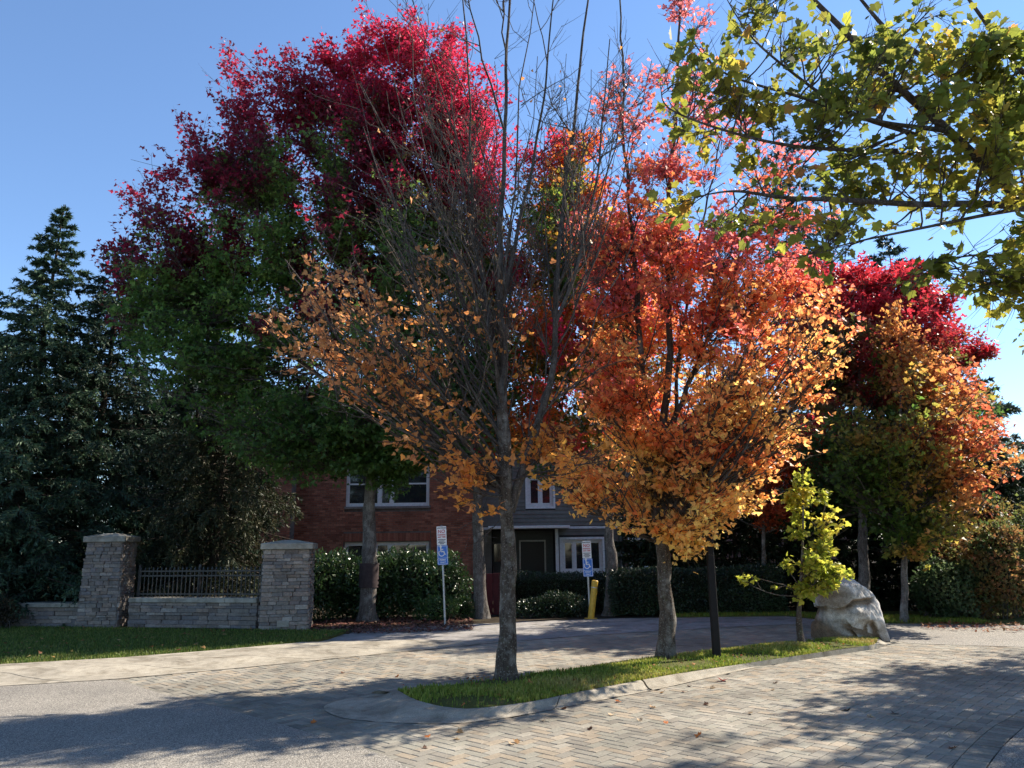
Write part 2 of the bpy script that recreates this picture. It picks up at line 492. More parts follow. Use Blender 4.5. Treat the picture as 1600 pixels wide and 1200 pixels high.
poly_isl = [tuple(p) for p in spline([(x, y, 0) for x, y in K_IN], 40)[:, :2]] + [(6.2, 13.55)] + K_BACK[::-1][1:-1]
turfm = MB()
gx = np.arange(-2.0, 6.6, 0.12)
import bmesh
bm = bmesh.new()
vs = [bm.verts.new((x, y, 0)) for x, y in poly_isl]
bm.faces.new(vs)
bmesh.ops.triangulate(bm, faces=bm.faces[:])
for _ in range(3):
    bmesh.ops.subdivide_edges(bm, edges=[e for e in bm.edges if e.calc_length() > 0.25], cuts=1, use_grid_fill=False)
    bmesh.ops.triangulate(bm, faces=bm.faces[:])
nzI = Noise3(rngI, 0.6)
def edge_dist(x, y, poly):
    p = np.array([x, y]); best = 9
    for i in range(len(poly)):
        a = np.array(poly[i]); b = np.array(poly[(i + 1) % len(poly)])
        t = np.clip(np.dot(p - a, b - a) / max(1e-9, np.dot(b - a, b - a)), 0, 1)
        best = min(best, np.linalg.norm(p - a - t * (b - a)))
    return best
def isl_z(x, y):
    d = edge_dist(x, y, poly_isl)
    back = min(edge_dist(x, y, K_BACK + K_BACK[::-1][1:-1]), 9)
    return (0.038 + 0.026 * min(1, back / 0.3)) + 0.035 * min(1, d / 0.45)
for v in bm.verts:
    v.co.z = isl_z(v.co.x, v.co.y) + 0.006 * float(nzI(np.array([[v.co.x, v.co.y, 0]]))[0])
me = bpy.data.meshes.new('island_turf'); bm.to_mesh(me); bm.free(); me.materials.append(M['turf'])
isl = link('island_turf', me); tag(isl, kind='structure')
if me.polygons[0].normal.z < 0: me.flip_normals()
me.polygons.foreach_set('use_smooth', np.ones(len(me.polygons), dtype=bool))
# back kerb edge of the island: a low skirt
sk = MB()
kb = spline([(x, y, 0) for x, y in K_BACK], 40)
V = [];
for i, p in enumerate(kb):
    nrm = np.array([-0.66, 0.75])
    V += [(p[0] + nrm[0] * 0.10, p[1] + nrm[1] * 0.10, 0.004), (p[0] + nrm[0] * 0.02, p[1] + nrm[1] * 0.02, 0.036), (p[0] - nrm[0] * 0.06, p[1] - nrm[1] * 0.06, 0.050)]
F = []
for i in range(len(kb) - 1):
    for r in range(2): F.append((i * 3 + r, i * 3 + r + 1, (i + 1) * 3 + r + 1, (i + 1) * 3 + r))
sk.faces(V, F); sk.build('kerb_stone', M['kerb'], ISL)

# pavers: 90 degree herringbone, turned 46 degrees ------------------------------------------
rngP = np.random.default_rng(11)
W = 0.1
ANG = rad(47)
ca, sa = math.cos(ANG), math.sin(ANG)
cells = []
for i in range(-160, 200):
    for j in range(-110, 110):
        ox, oy = i + 2 * j, i - 2 * j
        if abs(ox) > 240 or abs(oy) > 240: continue
        cells.append((ox + 1, oy + 0.5, 0)); cells.append((ox + 0.5, oy + 2, 1))
cells = np.array(cells, dtype=np.float64)
cx = cells[:, 0] * W; cy = cells[:, 1] * W
wx = cx * ca - cy * sa + 2.0; wy = cx * sa + cy * ca + 8.0
pts = np.stack([wx, wy], axis=1)
REG = [(-6.2,10.2),(-5.1,10.2),(-4.3,9.4),(-3.2,8.45),(-2.3,7.6),(-1.2,6.5),(-0.95,6.1),(-0.2,5.2),(1.2,3.4),(2.6,4.6),(3.25,5.93),(3.8,6.65),(4.4,7.3),(5.3,8.12),(6.5,8.93),(8.1,9.73),(12,10.95),(13.4,11.7),(10.5,12.0),(8.1,12.6),(6.6,13.2),(6.4,14.0),(6.0,16.7),(4.5,16.25),(2.9,15.7),(1.1,14.9),(-0.6,13.9),(-2.7,12.35),(-3.9,11.5),(-5.3,10.55)]
k_solid = [tuple(p) for p in spline([(x, y, 0) for x, y in K_OUT], 40)[:, :2]] + K_BACK[::-1][1:-1]
cenI = np.array(k_solid).mean(axis=0)
inner = [tuple(cenI + (np.array(p) - cenI) * 0.93) for p in k_solid]
keep = inpoly(pts, REG) & ~inpoly(pts, inner)
# leave room for the soldier course on the right edge
rc = spline([(x, y, 0) for x, y in RC], 160)[:, :2]
dall = np.sqrt(((pts[:, None, :] - rc[None]) ** 2).sum(-1))
dd = dall.min(1); ci = dall.argmin(1)
tanr = norm(np.gradient(rc, axis=0)); nrr = np.stack([-tanr[:, 1], tanr[:, 0]], axis=1)
sdist = ((pts - rc[ci]) * nrr[ci]).sum(1)
cut = keep & (sdist > 0.09) & (sdist < 0.33)
cut_list = [(pts[i], ANG + cells[i, 2] * math.pi / 2, rc[ci[i]] + nrr[ci[i]] * 0.208, nrr[ci[i]]) for i in np.nonzero(cut)[0]]
keep &= sdist >= 0.33
pts = pts[keep]; ori = cells[keep, 2]
rot = ANG + ori * math.pi / 2
# soldier course
s = np.arange(0.06, length([tuple(p) for p in rc]), 0.105)
sp = along([tuple(p) for p in rc], s); sp2 = along([tuple(p) for p in rc], s + 0.02)
td = norm(sp2 - sp); nd = np.stack([-td[:, 1], td[:, 0]], axis=1)
spos = sp + nd * 0.105
pts = np.vstack([pts, spos]); rot = np.concatenate([rot, np.arctan2(nd[:, 1], nd[:, 0])])
pal = np.array([lin(h) for h in ('#969285', '#9f998c', '#8e897e', '#a39887', '#989285', '#9c907e', '#949084', '#8a8479')])
pal_i = rngP.integers(0, len(pal), len(pts))
def paver_template(b=0.005, w=0.0935, l=0.1935, h=0.014):
    x, y = l / 2, w / 2
    V = [(-x, -y, -h), (x, -y, -h), (x, y, -h), (-x, y, -h), (-x, -y, -b * 0.6), (x, -y, -b * 0.6), (x, y, -b * 0.6), (-x, y, -b * 0.6),
         (-x + b, -y + b, 0), (x - b, -y + b, 0), (x - b, y - b, 0), (-x + b, y - b, 0)]
    F = [(8, 9, 10, 11)]
    for i in range(4):
        j = (i + 1) % 4
        F.append((i, j, 4 + j, 4 + i)); F.append((4 + i, 4 + j, 8 + j, 8 + i))
    return np.array(V), F
PV, PF = paver_template()
near = np.linalg.norm(pts, axis=1)
ang_ok = (np.abs(pts[:, 0]) < pts[:, 1] * 0.69) & (pts[:, 1] > 6.0)
order = np.argsort(np.where(ang_ok, near, 1e9))
single = np.zeros(len(pts), dtype=bool); single[order[:300]] = True
paver_meshes = []
for c in pal:
    mb = MB(); mb.faces(PV, PF, c); paver_meshes.append(mb.mesh('paver', M['paver']))
for i in np.nonzero(single)[0]:
    o = link('paver', paver_meshes[pal_i[i]], bed, (pts[i, 0], pts[i, 1], 0.0015 + rngP.uniform(-0.0015, 0.0015)))
    o.rotation_euler = (rngP.normal() * 0.008, rngP.normal() * 0.008, rot[i])
rest = ~single
n = rest.sum()
c_, s_ = np.cos(rot[rest]), np.sin(rot[rest])
VV = np.empty((n, len(PV), 3))
VV[:, :, 0] = PV[None, :, 0] * c_[:, None] - PV[None, :, 1] * s_[:, None] + pts[rest, 0][:, None]
VV[:, :, 1] = PV[None, :, 0] * s_[:, None] + PV[None, :, 1] * c_[:, None] + pts[rest, 1][:, None]
VV[:, :, 2] = PV[None, :, 2] + 0.0015 + rngP.uniform(-0.0035, 0.002, n)[:, None]
lp = np.concatenate([np.array(f) for f in PF]); tp = np.array([len(f) for f in PF])
LL = (lp[None, :] + np.arange(n)[:, None] * len(PV)).ravel(); TT = np.tile(tp, n)
CC = np.repeat(pal[pal_i[rest]] * rngP.uniform(0.9, 1.1, (n, 1)), len(PV), axis=0)
cutm = MB()
for (p, a, q0, nv) in cut_list:
    ux, uy = np.array([math.cos(a), math.sin(a)]), np.array([-math.sin(a), math.cos(a)])
    quad = [p + ux * sx * 0.0968 + uy * sy * 0.0468 for sx, sy in ((-1, -1), (1, -1), (1, 1), (-1, 1))]
    out = []
    for k in range(4):
        A_, B_ = quad[k], quad[(k + 1) % 4]
        da, db = np.dot(A_ - q0, nv), np.dot(B_ - q0, nv)
        if da >= 0: out.append(A_)
        if (da >= 0) != (db >= 0): out.append(A_ + (B_ - A_) * da / (da - db))
    if len(out) < 3: continue
    m_ = len(out); zt = rngP.uniform(-0.0005, 0.002)
    Vv = [(x, y, zt) for x, y in out] + [(x, y, -0.014) for x, y in out]
    cutm.faces(Vv, [list(range(m_))] + [(i, m_ + i, m_ + (i + 1) % m_, (i + 1) % m_) for i in range(m_)], pal[rngP.integers(0, len(pal))])
o = cutm.build('cut_pavers', M['paver'], bed); o['kind'] = 'stuff'
po = link('pavers', make_mesh('pavers', VV.reshape(-1, 3), LL, TT, M['paver'], CC), bed); po['kind'] = 'stuff'
print('pavers', len(pts))

# lawn ---------------------------------------------------------------------------------------
LAWN = BAND_HIGH[:9] + [(-3.3,15.75),(-4.3,15.95),(-5.3,16.1),(-7.0,16.45),(-8.4,16.85),(-9.7,17.2),(-13.0,17.6),(-30.0,18.5)]
lw = sheet('lawn', LAWN, 0.05, M['turf'])

def blades(name, pos, hmin, hmax, cols, rng, mat=M['grass'], parent=None, lean=0.5, w=0.006):
    n = len(pos)
    h = rng.uniform(hmin, hmax, n); a = rng.uniform(0, 2 * np.pi, n); l = rng.uniform(0.1, lean, n) * h
    d = np.stack([np.cos(a), np.sin(a)], axis=1); s = np.stack([-d[:, 1], d[:, 0]], axis=1)
    V = np.empty((n, 5, 3))
    V[:, 0, :2] = pos[:, :2] - s * w; V[:, 1, :2] = pos[:, :2] + s * w
    V[:, 2, :2] = pos[:, :2] + s * w * 0.75 + d * (l * 0.3)[:, None]; V[:, 3, :2] = pos[:, :2] - s * w * 0.75 + d * (l * 0.3)[:, None]
    V[:, 4, :2] = pos[:, :2] + d * l[:, None]
    V[:, 0, 2] = V[:, 1, 2] = pos[:, 2] - 0.004; V[:, 2, 2] = V[:, 3, 2] = pos[:, 2] + h * 0.6; V[:, 4, 2] = pos[:, 2] + h
    L = (np.array([0, 1, 2, 3, 3, 2, 4])[None] + np.arange(n)[:, None] * 5).ravel()
    o = link(name, make_mesh(name, V.reshape(-1, 3), L, np.tile([4, 3], n), mat, np.repeat(cols, 5, axis=0)), parent)
    o['kind'] = 'stuff'
    return o

def rand_in(poly, n, rng):
    p = np.array([q[:2] for q in poly]); lo, hi = p.min(0), p.max(0)
    out = np.empty((0, 2))
    while len(out) < n:
        c = rng.uniform(lo, hi, (n * 3, 2)); c = c[inpoly(c, poly)]
        out = np.vstack([out, c])
    return out[:n]
rngG = np.random.default_rng(21)
gp = rand_in([p for p in LAWN if p[0] > -14.5], 60000, rngG)
gc = np.array([lin(h) for h in ('#4a6228', '#58702e', '#687a34', '#7c8444')])[rngG.integers(0, 4, len(gp))] * rngG.uniform(0.8, 1.2, (len(gp), 1))
blades('lawn_grass', np.c_[gp, np.full(len(gp), 0.05)], 0.02, 0.06, gc, rngG)
gp = rand_in(poly_isl, 62000, rngG)
nz = Noise3(rngG, 0.5); q = nz(np.c_[gp, np.zeros(len(gp))])
gc = np.array([lin(h) for h in ('#6e8430', '#8c9a3c', '#a8a850', '#b8a866')])[np.clip((q * 1.2 + 1.6 + rngG.normal(size=len(gp)) * 0.6), 0, 3).astype(int)] * rngG.uniform(0.8, 1.15, (len(gp), 1))
# cheap height lookup on a coarse grid
gxs = np.arange(-2.1, 6.7, 0.15); gys = np.arange(8.0, 14.3, 0.15)
ZG = np.array([[isl_z(x, y) for x in gxs] for y in gys])
iz = ZG[np.clip(((gp[:, 1] - 8.0) / 0.15).round().astype(int), 0, len(gys) - 1), np.clip(((gp[:, 0] + 2.1) / 0.15).round().astype(int), 0, len(gxs) - 1)]
for tx, ty in ((-0.1, 9.5), (2.13, 11.22), (4.53, 12.57)):
    q = q - 1.6 * np.exp(-((gp[:, 0] - tx) ** 2 + (gp[:, 1] - ty) ** 2) / 0.05)
thin = rngG.uniform(size=len(gp)) < np.clip(0.62 + q * 0.75, 0.04, 1)
blades('island_grass', np.c_[gp, iz][thin], 0.012, 0.055, gc[thin], rngG)
far_turf = sheet('verge', [(3.6,18.2),(6.3,18.25),(6.7,17.2),(7.5,16.35),(8.7,16.12),(10.5,15.6),(12,15.9),(12,19),(3.6,19)], 0.03, M['turf'])
gp = rand_in([(3.6,18.2),(6.3,18.25),(6.7,17.2),(7.5,16.35),(8.7,16.12),(9.6,15.9),(9.6,17.0),(7.0,18.2),(6.5,18.8),(3.6,18.8)], 12000, rngG)
gc = np.array([lin(h) for h in ('#66802a', '#7c8f30', '#8e9a38', '#8a8040')])[rngG.integers(0, 4, len(gp))]
blades('verge_grass', np.c_[gp, np.full(len(gp), 0.03)], 0.04, 0.09, gc, rngG)

# ------------------------------------------------------------------ leaves and trees
def half_leaf(pts, fold=0.16):
    R_ = [(x, y, abs(x) * fold) for x, y in pts]
    L_ = [(-x, y, abs(x) * fold) for x, y in pts[1:-1]]
    V = R_ + L_
    n = len(pts)
    right = list(range(n))
    left = [0] + [n - 1] + list(range(n + len(L_) - 1, n - 1, -1))
    return np.array(V), [right, left]
LEAF_HI = half_leaf([(0, 0), (0.24, -0.08), (0.42, 0.04), (0.35, 0.17), (0.56, 0.38), (0.37, 0.45), (0.36, 0.63), (0.19, 0.62), (0, 1.0)])
LEAF_MID = half_leaf([(0, 0), (0.32, 0.0), (0.54, 0.36), (0.26, 0.48), (0.22, 0.66), (0, 1.0)])
LEAF_LOW = (np.array([(0, 0, 0), (0.45, 0.28, 0.06), (0.16, 0.5, 0.02), (0, 1, 0), (-0.16, 0.5, 0.02), (-0.45, 0.28, 0.06)]), [[0, 1, 2, 3, 4, 5]])
LEAF_OVAL = (np.array([(0, 0, 0), (0.2, 0.3, 0.03), (0.17, 0.68, 0.03), (0, 1, -0.05), (-0.17, 0.68, 0.03), (-0.2, 0.3, 0.03)]), [[0, 1, 2, 3, 4, 5]])
NEEDLE = (np.array([(-0.10, 0, 0), (0.10, 0, 0), (0, 1, 0)]), [[0, 1, 2]])

def leaf_frames(tip, nrm):
    Y = norm(tip); Z = nrm - (nrm * Y).sum(1, keepdims=True) * Y; Z = norm(Z); X = np.cross(Y, Z)
    return X, Y, Z
def leaf_arrays(temp, pos, tip, nrm, size, col):
    V0, F0 = temp
    X, Y, Z = leaf_frames(tip, nrm)
    n, k = len(pos), len(V0)
    V = pos[:, None, :] + size[:, None, None] * (V0[None, :, 0:1] * X[:, None] + V0[None, :, 1:2] * Y[:, None] + V0[None, :, 2:3] * Z[:, None])
    lp = np.concatenate([np.array(f) for f in F0]); tp = np.array([len(f) for f in F0])
    L = (lp[None] + np.arange(n)[:, None] * k).ravel()
    return V.reshape(-1, 3), L, np.tile(tp, n), np.repeat(col, k, axis=0)

def leaf_parts(parent, temp, pos, tip, nrm, size, col, mat, rng, crown='crown', count=300, stuff=True):
    """the leaves that show largest become single objects, the rest one joined crown"""
    pick = np.zeros(len(pos), dtype=bool)
    if count:
        d = np.linalg.norm(pos - np.array([0, 0, 1.6]), axis=1)
        fx = pos[:, 0] / np.maximum(pos[:, 1], 0.1); fz = (pos[:, 2] - 1.6) / np.maximum(pos[:, 1], 0.1)
        vis = (pos[:, 1] > 1) & (np.abs(fx) < 0.66) & (fz < 0.80) & (fz > -0.3)
        score = np.where(vis, d / size, 1e9)
        pick[np.argsort(score)[:count]] = True
        pick &= vis
        ids = np.nonzero(pick)[0]
        reps = col[rng.choice(ids, min(14, len(ids)), replace=False)] if len(ids) else []
        V0, F0 = temp
        meshes = []
        for c in reps:
            mb = MB(); mb.faces(V0, F0, c); meshes.append(mb.mesh('leaf', mat))
        X, Y, Z = leaf_frames(tip[ids], nrm[ids])
        for q, i in enumerate(ids):
            o = link('leaf', meshes[int(((reps - col[i]) ** 2).sum(1).argmin())], parent)
            s_ = size[i]
            o.matrix_local = Matrix(((X[q, 0] * s_, Y[q, 0] * s_, Z[q, 0] * s_, pos[i, 0]), (X[q, 1] * s_, Y[q, 1] * s_, Z[q, 1] * s_, pos[i, 1]), (X[q, 2] * s_, Y[q, 2] * s_, Z[q, 2] * s_, pos[i, 2]), (0, 0, 0, 1)))
    r = ~pick
    if r.any():
        o = link(crown, make_mesh(crown, *[*leaf_arrays(temp, pos[r], tip[r], nrm[r], size[r], col[r])][:3], mat, leaf_arrays(temp, pos[r], tip[r], nrm[r], size[r], col[r])[3]), parent)
        if stuff: o['kind'] = 'stuff'
        return o

def qb(P0, P1, P2, t):
    t = t[..., None]
    return (1 - t) ** 2 * P0 + 2 * t * (1 - t) * P1 + t ** 2 * P2
def qbt(P0, P1, P2, t):
    t = t[..., None]
    return norm(2 * (1 - t) * (P1 - P0) + 2 * t * (P2 - P1))

def in_env(p, env, grow=1.0):
    r = np.zeros(len(p), dtype=bool)
    for c, e in env:
        r |= (((p - np.array(c)) / (np.array(e) * grow)) ** 2).sum(1) < 1
    return r
def env_points(env, n, rng, shell=0.45, power=0.7):
    vol = np.array([e[0] * e[1] * e[2] for _, e in env]) ** power; vol /= vol.sum()
    k = rng.choice(len(env), n, p=vol)
    d = norm(rng.normal(size=(n, 3))); r = rng.uniform(0, 1, n) ** shell
    return np.array([env[i][0] for i in k]) + d * r[:, None] * np.array([env[i][1] for i in k])

def grow_tree(parent, base, stems, env, leaf_fn, seed, nlimb=40, nsub=12, ntwig=5, nleaf=6, rise=0.8, curve=-0.12, sub=(0.25, 1.3), twig=(0.15, 0.42),
              leaf=0.09, temp=LEAF_LOW, first=None, mat_bark='bark', singles=0, keep_out=0.12, flat=0.32, rt=0.0035, trunk_noise=0.03, leaf_env=1.1, droop=0.25, wood='trunk', twig_up=0.1, lpos=0.05, extra=None, epow=0.7, gate=None, lk=0.009):
    """stems: list of (points, radius at foot, radius at top) in world space; everything is then shifted to the tree's own base"""
    rng = np.random.default_rng(seed)
    b = np.array([base[0], base[1], base[2] if len(base) > 2 else 0.0])
    mb = MB()
    SP, SR = [], []
    nzt = Noise3(rng, 0.5)
    for pts, r0, r1 in stems:
        m = 40
        p = spline(pts, m); u = np.linspace(0, 1, m)
        amp = trunk_noise * np.minimum(1, u * 6)[:, None]
        p = p + amp * np.stack([nzt(p), nzt(p + 7.3), 0 * u], axis=1) * 0.6
        r = r0 + (r1 - r0) * u ** 0.85
        SP.append(p); SR.append(r)
    # trunk: more sides and a flared, uneven foot
    p, r = SP[0], SR[0].copy()
    hgt = p[:, 2] - p[0, 2]
    r = r * (1 + 0.16 * np.exp(-hgt / 0.14))
    sd = 16
    an = np.arange(sd) * 2 * np.pi / sd
    prof = 1 + 0.06 * np.sin(an * 3 + 1) + 0.04 * np.sin(an * 5)
    V, F = [], []
    nzr = Noise3(rng, 0.18)
    for i in range(len(p)):
        t = p[min(i + 1, len(p) - 1)] - p[max(i - 1, 0)]; t = t / np.linalg.norm(t)
        A = np.cross(t, (0, 1, 0)); A /= np.linalg.norm(A); B = np.cross(t, A)
        ring = p[i] + r[i] * (A * np.cos(an)[:, None] + B * np.sin(an)[:, None]) * (prof * (1 + 0.25 * math.exp(-hgt[i] / 0.12) * np.sin(an * 4 + 2)) )[:, None]
        ring = ring + (ring - p[i]) * (0.07 * nzr(ring))[:, None]
        V += list(ring)
    for i in range(len(p) - 1):
        for k in range(sd):
            F.append((i * sd + k, i * sd + (k + 1) % sd, (i + 1) * sd + (k + 1) % sd, (i + 1) * sd + k))
    mb.faces(np.array(V) - b, F)
    ntr = len(F)
    for p, r in zip(SP[1:], SR[1:]):
        tubes(mb, (p - b)[None], r[None], 9)
    S = np.concatenate(SP); Rr = np.concatenate(SR)
    ok = np.ones(len(S), dtype=bool)
    zf = first if first is not None else b[2] + 1.9
    ok = S[:, 2] > zf
    S, Rr = S[ok], Rr[ok]
    # limbs
    T = env_points(env, nlimb, rng, 0.45, epow)
    dx = T[:, None, :] - S[None]
    hd = np.linalg.norm(dx[:, :, :2], axis=2)
    cost = hd + 0.7 * np.abs(dx[:, :, 2] - rise * hd) + np.where(dx[:, :, 2] < -0.2, 3.0, 0) + rng.uniform(0, 0.3, hd.shape)
    a = cost.argmin(1)
    P0, P2 = S[a], T
    ch = P2 - P0; ln = np.linalg.norm(ch, axis=1)
    P1 = P0 + ch * 0.5 + rng.normal(size=ch.shape) * 0.06 * ln[:, None]
    P1[:, 2] += curve * ln
    lr = np.minimum(0.55 * Rr[a], lk * ln + 0.004)
    if extra is not None:
        for (q0, q1, q2, r_) in extra:
            P0 = np.vstack([P0, q0]); P1 = np.vstack([P1, 2 * np.array(q1) - 0.5 * (np.array(q0) + np.array(q2))]); P2 = np.vstack([P2, q2]); lr = np.append(lr, r_)
        ch = P2 - P0; ln = np.linalg.norm(ch, axis=1); nlimb = len(P0)
    tt = np.linspace(0, 1, 9)
    LP = np.stack([qb(P0, P1, P2, np.full(nlimb, t)) for t in tt], axis=1)
    wob = rng.normal(size=LP.shape) * 0.008 * ln[:, None, None]; wob[:, 0] = 0
    LP = LP + wob
    LRad = lr[:, None] * (1 - 0.8 * tt[None]) + 0.002
    tubes(mb, LP - b, LRad, 5)
    # sub-branches
    n2 = nlimb * nsub
    li = np.repeat(np.arange(nlimb), nsub)
    t = rng.uniform(0.12, 1.0, n2) ** 0.8
    Q0 = qb(P0[li], P1[li], P2[li], t); tg = qbt(P0[li], P1[li], P2[li], t)
    pr = norm(np.cross(tg, rng.normal(size=(n2, 3)))); pr[:, 2] *= flat; pr = norm(pr)
    an_ = rng.uniform(rad(22), rad(58), n2)
    d = tg * np.cos(an_)[:, None] + pr * np.sin(an_)[:, None]; d[:, 2] += 0.12; d = norm(d)
    sl = np.clip(ln[li] * 0.42 * (1.1 - 0.6 * t) * rng.uniform(0.5, 1.3, n2), *sub)
    Q2 = Q0 + d * sl[:, None]; Q1 = (Q0 + Q2) / 2; Q1[:, 2] -= 0.05 * sl
    k = in_env(Q2, env, leaf_env) | (rng.uniform(size=n2) < keep_out)
    if gate is not None: k &= gate(Q2, rng)
    Q0, Q1, Q2, sl, li2, t2 = Q0[k], Q1[k], Q2[k], sl[k], li[k], t[k]
    n2 = len(Q0)
    t4 = np.linspace(0, 1, 5)
    QP = np.stack([qb(Q0, Q1, Q2, np.full(n2, u)) for u in t4], axis=1)
    w2 = rng.normal(size=QP.shape) * 0.02 * sl[:, None, None]; w2[:, 0] = 0; QP = QP + w2
    sr = np.minimum(0.6 * (lr[li2] * (1 - 0.8 * t2) + 0.002), 0.010)
    tubes(mb, QP - b, sr[:, None] * (1 - 0.65 * t4[None]) + rt * 0.4, 4)
    # twigs
    n3 = n2 * ntwig
    si = np.repeat(np.arange(n2), ntwig)
    t = rng.uniform(0.2, 1.0, n3)
    W0 = qb(Q0[si], Q1[si], Q2[si], t); tg = qbt(Q0[si], Q1[si], Q2[si], t)
    pr = norm(np.cross(tg, rng.normal(size=(n3, 3)))); pr[:, 2] *= flat; pr = norm(pr)
    an_ = rng.uniform(rad(20), rad(60), n3)
    d = tg * np.cos(an_)[:, None] + pr * np.sin(an_)[:, None]; d[:, 2] += twig_up; d = norm(d)
    tl = rng.uniform(*twig, n3)
    W2 = W0 + d * tl[:, None]; W1 = (W0 + W2) / 2; W1[:, 2] -= 0.04 * tl
    t3 = np.linspace(0, 1, 3)
    WP = np.stack([qb(W0, W1, W2, np.full(n3, u)) for u in t3], axis=1)
    tubes(mb, WP - b, np.full(n3, rt)[:, None] * (1 - 0.6 * t3[None]), 3)
    tr = mb.build(wood, M[mat_bark], parent, smooth=True)
    tr.data.materials.append(M['twig'])
    mi = np.ones(len(tr.data.polygons), dtype=np.int32); mi[:ntr] = 0
    tr.data.polygons.foreach_set('material_index', mi)
    # leaves
    n4 = n3 * nleaf
    wi = np.repeat(np.arange(n3), nleaf)
    t = rng.uniform(0.1, 1.1, n4)
    pos = qb(W0[wi], W1[wi], W2[wi], t) + rng.normal(size=(n4, 3)) * (lpos * np.array([1.0, 1.0, 0.55]))
    col, keep = leaf_fn(pos, rng)
    keep &= in_env(pos, env, leaf_env + 0.06) | (rng.uniform(size=n4) < keep_out)
    pos, col, wi = pos[keep], col[keep], wi[keep]
    n4 = len(pos)
    out = pos - np.array([b[0], b[1], 0]); out[:, 2] = 0; out = norm(out)
    dirs = norm(W2[wi] - W0[wi])
    tip = dirs * 0.6 + rng.normal(size=(n4, 3)) * 0.55; tip[:, 2] -= droop
    nr = rng.normal(size=(n4, 3)) * 0.6; nr[:, 2] += 0.8; nr += out * 0.25
    size = leaf * rng.uniform(0.5, 1.3, n4)
    leaf_parts(parent, temp, pos - b if parent.location.length < 1e-6 or True else pos, tip, nr, size, col, M['leaf'], rng, 'crown', 0) if not singles else \
        leaf_single(parent, b, temp, pos, tip, nr, size, col, rng, singles)
    return n4

def leaf_single(parent, b, temp, pos, tip, nr, size, col, rng, singles):
    # choose in world space, place in the tree's own space
    d = np.linalg.norm(pos - np.array([0, 0, 1.6]), axis=1)
    dep = pos[:, 1] * 0.977 + (pos[:, 2] - 1.6) * 0.214
    fx = pos[:, 0] / np.maximum(dep, 0.1); fz = (-(pos[:, 1]) * 0.214 + (pos[:, 2] - 1.6) * 0.977) / np.maximum(dep, 0.1)
    vis = (dep > 1) & (np.abs(fx) < 0.66) & (np.abs(fz) < 0.49)
    sc = np.where(vis, d / size, 1e9)
    order = np.argsort(sc); pick = np.zeros(len(pos), dtype=bool); pick[order[:singles]] = True; pick &= vis
    ids = np.nonzero(pick)[0]
    reps = col[rng.choice(ids, min(16, len(ids)), replace=False)]
    V0, F0 = temp
    meshes = []
    for c in reps:
        mb = MB(); mb.faces(V0, F0, c); meshes.append(mb.mesh('leaf', M['leaf']))
    X, Y, Z = leaf_frames(tip[ids], nr[ids])
    p = pos - b
    for q, i in enumerate(ids):
        o = link('leaf', meshes[int(((reps - col[i]) ** 2).sum(1).argmin())], parent)
        s_ = size[i]
        o.matrix_local = Matrix(((X[q, 0] * s_, Y[q, 0] * s_, Z[q, 0] * s_, p[i, 0]), (X[q, 1] * s_, Y[q, 1] * s_, Z[q, 1] * s_, p[i, 1]), (X[q, 2] * s_, Y[q, 2] * s_, Z[q, 2] * s_, p[i, 2]), (0, 0, 0, 1)))
    r = ~pick
    V, L, T, C = leaf_arrays(temp, p[r], tip[r], nr[r], size[r], col[r])
    o = link('crown', make_mesh('crown', V, L, T, M['leaf'], C), parent); o['kind'] = 'stuff'

def palette(hexes):
    return np.array([lin(h) for h in hexes])
def pick_col(P_, v, rng, jit=0.16):
    """v in 0..1 picks along the palette"""
    v = np.clip(v, 0, 0.9999) * (len(P_) - 1)
    i = v.astype(int); f = (v - i)[:, None]
    c = P_[i] * (1 - f) + P_[np.minimum(i + 1, len(P_) - 1)] * f
    return np.clip(c * rng.uniform(1 - jit, 1 + jit, (len(v), 1)) * rng.uniform(0.93, 1.07, (len(v), 3)), 0, 0.85)

# ------------------------------------------------------------------ the big red maple on the left
def tree(name, base, label, cat='tree', group=None):
    return thing(name, base, label, cat, group)
def z3(p): return (p[0], p[1], 0.0)

